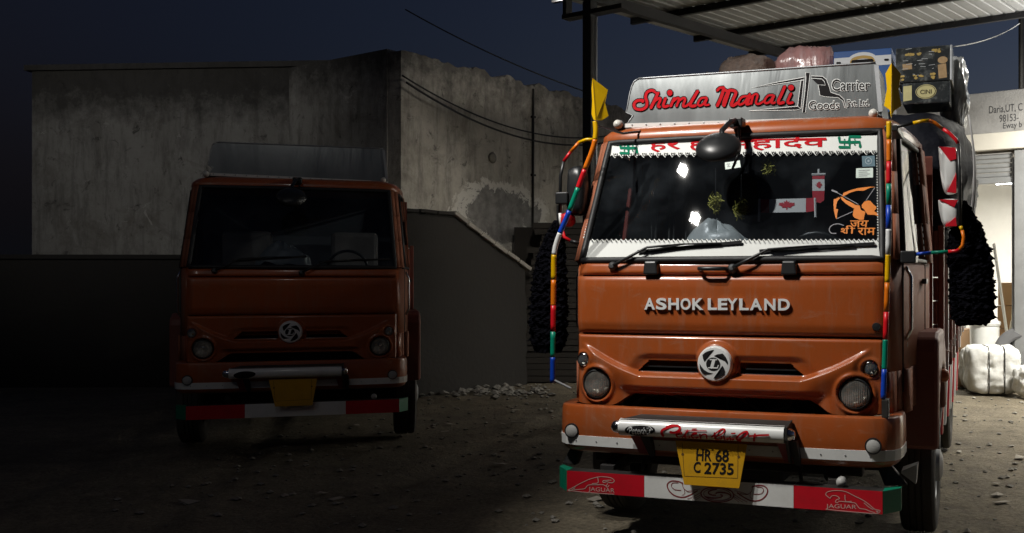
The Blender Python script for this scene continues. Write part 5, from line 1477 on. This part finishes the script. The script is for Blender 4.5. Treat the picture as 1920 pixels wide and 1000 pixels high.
# ================================================================== LOAD AND HANGINGS
TARP = mat('black_tarpaulin', (.009, .010, .015), .62, var=.3, bump=1.0, bscale=7, spec=.14)
mb = MB()
def tarp_pt(a, b):
    th = a * 2 * math.pi; ph = (b * .62 - .12) * math.pi
    d = Vector((math.cos(th) * math.cos(ph), math.sin(th) * math.cos(ph), math.sin(ph)))
    pw = 9.0; k = (abs(d.x) ** pw + abs(d.y) ** pw + abs(d.z) ** pw) ** (-1 / pw); p = d * k
    q = Vector((.09 + p.x * 1.36, 4.35 + p.y * 2.2, 2.65 + p.z * .86))
    q.x += .10 * math.sin((q.z - 2.2) * 2.2) * (1 if p.x > 0 else -.3)
    f = noise.noise(q * 1.6) * .08 + noise.noise(q * 4.0) * .05 - abs(noise.noise(q * 7.0)) * .05 + .02 * math.sin(q.y * 9 + q.z * 5 + 3 * noise.noise(q))
    return q + d * f
mb.grid(tarp_pt, 120, 60)
tp_ = mb.build('tarpaulin', TARP, loc=TRUCK_LOC, rot=(0, 0, -TH), smooth=True)
tag(tp_, 'black tarpaulin drawn over the load behind the cab', 'tarpaulin')
ROPE = mat('pale_rope', (.5, .5, .5), .6)
mb = MB()
def on_tarp(u, z): return 1.47 + .09 * math.sin((z - 2.2) * 2.2)
for k, (v0, v1) in enumerate(((2.25, 2.6), (2.5, 2.25), (2.9, 3.3), (2.3, 2.9))):
    mb = MB(); pts = [Vector((on_tarp(0, 2.2 + t * .13) + .05, v0 + (v1 - v0) * t / 9, 2.2 + t * .13)) for t in range(10)]
    mb.tube(pts, .008, 6); o = mb.build('load_rope', ROPE, loc=TRUCK_LOC, rot=(0, 0, -TH), smooth=True)
    tag(o, ['pale rope over the tarpaulin edge, slanting back', 'pale rope over the tarpaulin edge, slanting forward', 'pale rope over the tarpaulin, furthest behind the mirrors', 'pale rope crossing the other ropes on the tarpaulin'][k], 'rope', 'ropes over the tarpaulin')

LV = 2.55
def tbox(px0, py0, px1, py1, v=LV):
    a = T(px0, py1, v); b = T(px1, py0, v); return a.x, b.x, a.z, b.z
MESHB = mat('brown_mesh_bag', (.30, .22, .18), .7, var=.5, scale=30, bump=.8, bscale=40, dirt=(.42, .40, .38), dscale=14, damt=.6)
OBAG = mat('orange_bag', (.45, .14, .04), .6, var=.2)
x0, x1, z0, z1 = tbox(1330, 88, 1452, 133)
def soft(name, x0, x1, v, dep, z0, z1, m, label, cat, seed, amp=.05, power=2.8, folds=0.0, tip=None):
    loc = tw((x0 + x1) / 2, v + dep / 2, z0)
    r = empty(name, loc, -TH); tag(r, label, cat)
    sx, sz = x1 - x0, z1 - z0
    mb = MB()
    def pt(a, b):
        th = a * 2 * math.pi; ph = (b - .5) * math.pi
        d = Vector((math.cos(th) * math.cos(ph), math.sin(th) * math.cos(ph), math.sin(ph)))
        k = (abs(d.x) ** power + abs(d.y) ** power + abs(d.z) ** power) ** (-1 / power); p = d * k
        n_ = noise.noise(p * 2 + Vector((seed, 0, 0))) * amp + noise.noise(p * 6 + Vector((seed, 0, 0))) * amp * .4
        n_ += folds * (2.2 * abs(noise.noise(Vector((p.x * 5 + seed, p.y * 2, p.z * 2.2)))) + 1.4 * abs(noise.noise(Vector((p.x * 9, p.y * 5 + seed, p.z * 6)))))
        q = Vector((p.x * sx / 2, p.y * dep / 2, p.z * sz / 2 + sz / 2)) + d * n_
        if tip and p.x < -.6: q.z += (abs(p.x) - .6) * tip
        return q
    mb.grid(pt, 56, 30)
    mb.build('filled_bag', m, r, smooth=True)
    return r, sx, dep, sz
ld = tp_
sk_, sx, dp_, sz = soft('mesh_sack', x0, x1, LV, .5, 3.47, z1, MESHB, 'brown see-through mesh sack with an orange underside on the load', 'sack', 2, power=2.3, tip=.10)
MB().grid(lambda a, b: Vector((-.12 + .46 * (a - .5) * (1 - .2 * b) * sx / .6, -dp_ / 2 * (.72 + .30 * b) - .01, .09 + sz * .30 * b)), 10, 4).build('orange_panel', OBAG, sk_, smooth=True)
MB().grid(lambda a, b: Vector((-sx / 2 - .10 + .16 * a, -.02 + .03 * math.sin(b * 9), sz * .62 + .16 * (b - .5) * (1.2 - a) + .03)), 4, 5).build('tied_corner', mat('clear_plastic', (.45, .45, .45), .25, var=.2, bump=.5), sk_)
PINK = mat('pink_wrapped_plastic', (.50, .27, .26), .22, var=.35, scale=5, bump=.9, bscale=8, dirt=(.55, .45, .46), dscale=6, damt=.7, stretch=(2.5, 1, .6), coat=.6)
x0, x1, z0, z1 = tbox(1450, 79, 1562, 128)
soft('plastic_bundle', x0, x1, LV, .5, 3.47, z1, PINK, 'shiny pinkish plastic wrapped bundle between the mesh sack and the blue carton', 'bundle', 8, amp=.03, power=4, folds=.018)
# blue carton
BLUEC = mat('blue_carton', (.012, .085, .30), .45, var=.06); WC = mat('white_carton_print', (.66, .68, .70), .45, var=.05)
x0, x1, z0, z1 = tbox(1563, 90, 1672, 132)
zb = 3.48
bc = empty('blue_carton', tw((x0 + x1) / 2, LV + .2, zb), -TH); tag(bc, 'blue carton with white band and gold oval badge on the load', 'carton')
hx = (x1 - x0) / 2
MB().box(-hx, hx, -.2, .25, 0, z1 - zb).build('carton_body', BLUEC, bc, bevel=.006)
zc = z1 - zb - .105
pr = Print(lambda x, y, l: Vector((x, -.2 - l, y)), .003)
pr.poly([(-hx + .004, zc + .045), (-hx + .004, zc - .045), (-.12, zc - .045), (-.12, zc + .045)]); pr.poly([(.12, zc - .045), (hx - .004, zc - .045), (hx - .004, zc + .045), (.12, zc + .045)])
pr.disc(0, zc, .14, .085, 28); pr.build('white_band', WC, bc)
pr = Print(lambda x, y, l: Vector((x, -.2 - l, y)), .005)
pr.stroke([(-.10, zc - .01), (-.08, zc + .025), (0, zc + .04), (.08, zc + .025), (.10, zc - .01)], .028); pr.build('gold_arc', mat('gold_print', (.45, .28, .06), .5), bc)
pr = Print(lambda x, y, l: Vector((x, -.2 - l, y)), .007)
pr.stroke([(-.09, zc + .0), (.09, zc)], .035, False); pr.poly([(-.05, zc - .02), (.05, zc - .02), (0, zc - .062)]); pr.stroke([(-hx + .03, zc), (-.2, zc)], .018, False); pr.stroke([(.2, zc), (hx - .03, zc)], .018, False)
pr.build('dark_print', INK, bc)
# black cartons under film
FILM = mat('film_black_carton', (.028, .032, .034), .22, var=.4, scale=8, bump=.35, bscale=9, dirt=(.30, .32, .31), dscale=14, damt=.45, coat=.6)  # pale mottling in the colour imitates glints on the film
GOLD = mat('gold_figures', (.42, .29, .07), .5, var=.5, scale=30); CRMP = mat('tan_figures', (.38, .25, .12), .55, var=.4, scale=30)
FILMW = mat('white_film', (.55, .58, .60), .22, var=.3, bump=.8, bscale=10, coat=.6)
V2 = 2.35
x0, x1, z0, z1 = tbox(1679, 84, 1781, 150, V2)
x2, x3, z2, z3 = tbox(1692, 151, 1781, 197, V2)
c1 = empty('black_carton', tw((x0 + x1) / 2, V2 + .25, z3 + .003), -TH); tag(c1, 'larger black carton with gold figures wrapped in film, top of its stack', 'carton')
hx = (x1 - x0) / 2; hz = z1 - z3 - .003
MB().box(-hx, hx, -.25, .25, 0, hz).build('carton_body', FILM, c1, bevel=.012)
f_ = lambda x, y, l: Vector((-hx + x * 2 * hx, -.25 - l, hz * (1 - y)))
pr = Print(f_, .003)
random.seed(4)
for (cx_, cy_, w, h) in ((.34, .21, .30, .05), (.28, .20, .1, .06), (.76, .14, .12, .08), (.14, .86, .08, .12), (.42, .84, .16, .12), (.66, .86, .10, .14)):
    for k in range(7):
        pr.disc(cx_ + random.uniform(-.5, .5) * w, cy_ + random.uniform(-.5, .5) * h, random.uniform(.018, .04), random.uniform(.02, .04), 7)
tag(pr.build('gold_figures', GOLD, c1), kind='stuff')
pr = Print(f_, .003)
pr.poly([(.13, .47), (.30, .45), (.31, .62), (.14, .64)]); pr.disc(.87, .42, .09, .10); pr.poly([(.78, .55), (.93, .52), (.95, .92), (.80, .94)]); pr.poly([(.05, .80), (.09, .80), (.09, .96), (.05, .96)])
pr.build('tan_figures', CRMP, c1)
pr = Print(f_, .0045)
for k in range(16):
    x = random.uniform(.05, .7); y = random.uniform(.05, .95); pr.stroke([(x, y), (x + random.uniform(.02, .12), y + random.uniform(-.02, .02))], .012, False)
tag(pr.build('film_glints', FILMW, c1), kind='stuff')
MB().box(hx + .001, hx + .02, -.25, .25, 0, hz).build('film_side', FILMW, c1, bevel=.006)
c2 = empty('black_carton', tw((x2 + x3) / 2, V2 + .25, z2), -TH); tag(c2, 'smaller black carton with a pale gold oval mark, under the larger one', 'carton')
hx2 = (x3 - x2) / 2; hz2 = z3 - z2
MB().box(-hx2, hx2, -.25, .25, 0, hz2).build('carton_body', FILM, c2, bevel=.012)
f_ = lambda x, y, l: Vector((-hx2 + x * 2 * hx2, -.25 - l, hz2 * (1 - y)))
pr = Print(f_, .003); pr.disc(.50, .45, .22, .33, 28); pr.poly([(.02, .15), (.2, .13), (.2, .8), (.02, .85)]); pr.build('pale_oval', mat('pale_gold', (.52, .47, .22), .5, var=.2, scale=20), c2)
pr = Print(f_, .005); pr.text('CINI', [(.38, .36), (.62, .36), (.62, .56), (.38, .56)], .01); pr.stroke([(.5 + .2 * math.cos(t * .5236), .45 + .29 * math.sin(t * .5236)) for t in range(12)], .014, closed=True)
pr.build('oval_print', INK, c2)
sup = T(1735, 197, V2)
x4 = T(1788, 150, 2.9)
wb = bale('film_bundle', tw(x4.x, 3.1, 3.36), -TH, .22, .5, .66, FILMW, 'white film wrapped bundle behind the black cartons', 'bundle', seed=31, power=4)

# ---- ruffled black hangings
RUF = mat('black_ruffle', (.0025, .0025, .0045), .95, var=.4, spec=.06)
def ruffle(name, pts, v, label):
    """pts: (centre px, y, half width px)"""
    P = [(T(cx_, y, v), abs(T(cx_ + w, y, v).x - T(cx_, y, v).x)) for cx_, y, w in pts]
    top = P[0][0]
    base = P[-1][0]
    loc = tw(base.x, v, base.z)
    r = empty(name, loc, -TH); tag(r, label, 'hanging', 'ruffled black hangings on the mirror arms')
    mb = MB(); N_ = 90; n_ = 60; rings = []
    zs = [p[0].z for p in P]
    for i in range(N_ + 1):
        z = zs[0] + (zs[-1] - zs[0]) * i / N_
        for (a, wa), (b, wb_) in zip(P, P[1:]):
            if b.z - 1e-6 <= z <= a.z + 1e-6:
                t = (a.z - z) / max(1e-6, a.z - b.z); cx_ = a.x + (b.x - a.x) * t; w = wa + (wb_ - wa) * t; break
        tier = ((i + 2.5 * noise.noise(Vector((i * .13, 1.7, 0)))) % 6) / 6
        ring_ = []
        for k in range(n_):
            an = 2 * math.pi * k / n_
            fr = 1 + .07 * math.sin(an * 13 + i * 1.7 + 3 * noise.noise(Vector((an, z * 8, 0)))) * (.3 + tier) + .14 * noise.noise(Vector((math.cos(an) * 7, math.sin(an) * 7, z * 34))) + .09 * (tier - .5) + .10 * noise.noise(Vector((math.cos(an) * 3, math.sin(an) * 3, z * 16)))
            ring_.append(Vector((cx_ - base.x + w * fr * math.cos(an), w * .7 * fr * math.sin(an), z - base.z + .02 * noise.noise(Vector((math.cos(an) * 4, math.sin(an) * 4, z * 9 + 5))))))
        rings.append(ring_)
    mb.loft(rings, cap0=True, cap1=True)
    mb.build('ruffle_core', RUF, r)
    mb = MB()
    for _ in range(900):
        ri = rings[random.randrange(2, N_)]; p = ri[random.randrange(n_)]
        c0 = sum(ri, Vector()) / n_; o_ = (p - c0); o_.z = 0; o_.normalize()
        t = Vector((-o_.y, o_.x, random.uniform(-.5, .5))).normalized() * random.uniform(.012, .026)
        w_ = (o_ * random.uniform(.5, 1.0) + Vector((0, 0, random.uniform(-1.1, .5)))).normalized() * random.uniform(.008, .017)
        b_ = p - o_ * .008
        mb.add([b_ - t, b_ + t, b_ + t * 1.2 + w_ * .6, b_ + w_ + t * .2, b_ - t * 1.1 + w_ * .7], [(0, 1, 2, 3, 4)])
    tag(mb.build('ruffles', RUF, r, fixn=False), kind='stuff')
    MB().tube([(top.x - base.x, 0, top.z - base.z - .05), (top.x - base.x, 0, top.z - base.z + .12)], .012, 6).build('hanging_cord', BLACK, r)
    return r
ruffle('ruffled_hanging', [(1803, 378, 9), (1805, 395, 16), (1812, 420, 26), (1812, 445, 34), (1817, 470, 40), (1821, 510, 40), (1823, 560, 42), (1823, 595, 38), (1822, 609, 26)], .26, 'black ruffled fabric hanging below the red and white mirrors, lit doorway behind')
ruffle('ruffled_hanging', [(1046, 415, 7), (1040, 440, 16), (1034, 480, 25), (1030, 540, 31), (1028, 600, 33), (1028, 640, 31), (1028, 660, 22)], .34, 'black ruffled fabric hanging beside the bent taped pole in the dark')

# ---- inside the windscreen: flags and tinsel
FW = mat('flag_white', (.74, .74, .73), .7, var=.04); FR = mat('flag_red', (.52, .02, .04), .7, var=.06)
LEAF = [(0, -1), (.12, -.62), (.33, -.74), (.26, -.3), (.5, -.55), (.56, -.42), (.88, -.48), (.78, -.18), (.95, -.06), (.45, .3), (.52, .5), (.06, .42), (.06, .85), (-.06, .85), (-.06, .42), (-.52, .5), (-.45, .3), (-.95, -.06), (-.78, -.18), (-.88, -.48), (-.56, -.42), (-.5, -.55), (-.26, -.3), (-.33, -.74), (-.12, -.62)]
def tri_poly(mb, P3):
    bmx = bmesh.new(); vv = [bmx.verts.new(p) for p in P3]; f = bmx.faces.new(vv); bmesh.ops.triangulate(bmx, faces=[f]); bmx.verts.index_update()
    mb.add([v.co.copy() for v in bmx.verts], [tuple(v.index for v in t.verts) for t in bmx.faces]); bmx.free()
fl_v = lambda u, z: ws_v(u, z) + .06
def flag(name, fields, leafq, quadc, label, extra):
    c = on(*quadc, fl_v); r = empty(name, tw(c.x, c.y, c.z), -TH); tag(r, label, 'flag')
    def q(px, py, lift=0.0): return on(px, py, fl_v, lift) - c
    for m, P in fields:
        MB().prism([q(*p) for p in P], (0, .003, 0)).build('flag_field', m, r)
    mb = MB(); cx_, cy_, sx_, sy_, rot = leafq
    pts = []
    for a, b in LEAF:
        if rot: a, b = -b, a
        pts.append(q(cx_ + a * sx_, cy_ + b * sy_, .003))
    tri_poly(mb, pts); mb.build('maple_leaf', FR, r)
    for p in extra:
        MB().tube([q(*p[0]), q(*p[1])], .009, 6).build('flag_tie', FW, r)
    return r
flag('flag_banner', [(FR, [(1426, 374), (1442, 374), (1442, 399), (1427, 399)]), (FW, [(1442.3, 374), (1511, 372), (1511, 398), (1442.3, 399)]), (FR, [(1511.3, 372), (1526, 371), (1528, 396), (1511.3, 398)])], (1475, 385, 17, 10, False), (1475, 385),
     'wide red and white banner with a red maple leaf behind the windscreen', [((1424, 374), (1423, 415)), ((1528, 372), (1529, 408))])
flag('flag_pennant', [(FR, [(1523, 330), (1546, 330), (1546, 336), (1523, 336)]), (FW, [(1523, 336.3), (1546, 336.3), (1546, 358), (1523, 358)]), (FR, [(1523, 358.3), (1546, 358.3), (1545, 376), (1538, 381), (1524, 378)])], (1535, 347, 8, 7, True), (1535, 350),
     'narrow upright pennant with a sideways maple leaf hanging behind the windscreen', [((1522, 328), (1548, 327)), ((1535, 328), (1535, 318))])
TINS = mat('yellow_green_tinsel', (.36, .34, .07), .5, var=.5, scale=20)
def tinsel(c, R_, v, label):
    p = T(*c, v); r = empty('tinsel_garland', tw(p.x, v, p.z), -TH); tag(r, label, 'garland', 'tinsel garlands in the cab')
    mb = MB()
    for k in range(150):
        d = Vector((random.gauss(0, 1), random.gauss(0, 1), random.gauss(0, 1))).normalized(); o = d * R_ * random.uniform(.2, 1) ; o.z *= 1.3
        t = Vector((random.gauss(0, 1), random.gauss(0, 1), random.gauss(0, 1))).normalized() * .022; w = t.orthogonal().normalized() * .003
        mb.add([o - t - w, o - t + w, o + t + w, o + t - w], [(0, 1, 2, 3)])
    mb.build('tinsel_strands', TINS, r, fixn=False)
    MB().tube([(0, 0, 0), (0, 0, .25)], .004, 5).build('hanging_thread', BLACK, r)
tinsel((1442, 312), .055, .46, 'tinsel tuft hanging highest behind the windscreen, near the blind spot mirror')
tinsel((1390, 392), .06, .36, 'tinsel tuft low behind the windscreen, beside the wide banner')
tinsel((1342, 380), .06, .38, 'tinsel tuft low behind the windscreen above the pale dashboard cover')

cable('white_wire', wpt(1787, 88, 9.8), wpt(1912, 44, 15.5), .06, .006, 'thin pale wire running from the wrapped cartons to the post above the warehouse').data.materials[0] = ROPE
# ================================================================== SECOND TRUCK, parked in the dark part of the yard
t2 = wpt(552, 0, 10.9)
T2 = empty('parked_truck', (t2.x, t2.y, 0), math.radians(17))
tag(T2, 'second orange truck parked in the dark beyond the corner poles', 'truck')
KEEP = ('cab_shell', 'cab_roof', 'bonnet_panel', 'cowl_panel', 'lower_fascia', 'bumper', 'windscreen', 'windscreen_gasket', 'headlamp', 'front_wheel', 'rear_wheel', 'mudguard', 'name_board', 'cargo_body', 'lower_bar', 'cab_interior', 'cab_door', 'radiator', 'front_axle', 'rear_axle', 'chassis_rail', 'wiper', 'blind_spot_mirror', 'number_plate', 'badge', 'light_bar', 'indicator')
SKIP2 = ('lettering', 'edging', 'emblem', 'ornament', 'symbol', 'archer', 'bow_string', 'sticker', 'print', 'outline', 'lace', 'curtain')
kids = {}
for o in list(bpy.data.objects):
    if o.parent: kids.setdefault(o.parent.name, []).append(o)
def base_name(o): return o.name.split('.')[0]
def copy_tree(o, parent, lvl=0):
    c = o.copy(); COL.objects.link(c); c.parent = parent
    for ch in kids.get(o.name, []):
        if not any(s in ch.name for s in SKIP2): copy_tree(ch, c, lvl + 1)
    return c
for ch in kids.get(TR.name, []):
    if base_name(ch) in KEEP: copy_tree(ch, T2)

# ================================================================== FLOOD LAMPS (truck-front pair mirrored in the windscreen, last two added)
LAMPM = mat('flood_lamp_face', (.95, .95, .95), .4, var=0, emit=(1.0, .97, .92), estr=60.0)
def flood(loc, target, power, cone, blend, label, base=None, colr=(1.0, .965, .91), radius=.065):
    loc = Vector(loc); d = (Vector(target) - loc).normalized()
    root = Vector((base[0], base[1], 0)) if base else Vector((loc.x, loc.y, 0))
    r = empty('flood_lamp', root); tag(r, label, 'lamp')
    x = d.cross(Vector((0, 0, 1))).normalized(); y = x.cross(d).normalized(); c = loc - root
    mb = MB(); mb.hexa([c - x * .2 - y * .15 - d * .12, c + x * .2 - y * .15 - d * .12, c + x * .2 + y * .15 - d * .12, c - x * .2 + y * .15 - d * .12, c - x * .2 - y * .15 - d * .03, c + x * .2 - y * .15 - d * .03, c + x * .2 + y * .15 - d * .03, c - x * .2 + y * .15 - d * .03]); mb.build('lamp_housing', BLACKP, r)
    mb = MB(); mb.add([c - x * .10 - y * .07 - d * .025, c + x * .10 - y * .07 - d * .025, c + x * .10 + y * .07 - d * .025, c - x * .10 + y * .07 - d * .025], [(0, 1, 2, 3)]); mb.build('lamp_face', LAMPM, r, fixn=False)
    if base:
        MB().tube([(0, 0, 0), (0, 0, c.z + .05)], .05, 10).build('lamp_pole', STEEL, r)
        MB().tube([(0, 0, c.z), c - d * .12], .025, 8).build('lamp_arm', STEEL, r)
    else:
        MB().box(c.x - .03, c.x + .03, c.y - .03, c.y + .03, c.z + .1, c.z + .25).build('lamp_bracket', STEEL, r)
    li = bpy.data.lights.new('flood_light', 'SPOT'); li.energy = power; li.spot_size = math.radians(cone); li.spot_blend = blend; li.color = colr; li.shadow_soft_size = radius
    lo = bpy.data.objects.new('flood_light', li); lo.parent = r; lo.location = c + d * .12; lo.rotation_euler = d.to_track_quat('-Z', 'Y').to_euler(); COL.objects.link(lo)
    return r
MAST = (-5.6, 2.9)
flood((-2.95, 4.82, 7.60), (0.75, 6.95, 2.95), 1030, 56, .75, 'upper flood lamp on the long mast arm beside the yard, aimed at the truck front', MAST)
flood((-2.80, 4.27, 7.09), (0.80, 6.85, 2.85), 1030, 56, .75, 'lower flood lamp on the long mast arm beside the yard, aimed at the truck front', (-5.5, 2.7))
wl = grid_pt(CN0, -0.45, -5.9, 6.05)
flood(wl, (-1.9, 20.4, 3.1), 1250, 88, .95, 'flood lamp on the canopy outrigger, aimed at the plaster wall', None, (1.0, .93, .82))
flood((-6.8, 1.5, 6.5), (-5.2, 12.0, 2.6), 42, 40, .95, 'weak unseen lamp added on a pole to brighten the second truck', (-7.2, 1.2))  # added lamp without a known source, lifts the second truck out of darkness
flood((-12.5, 8.5, 6.6), (-10.4, 21.5, 5.2), 520, 60, .95, 'unseen flood lamp added far aside to brighten the dim plaster building', (-13.0, 8.2))  # added lamp without a known source, brightens the left building
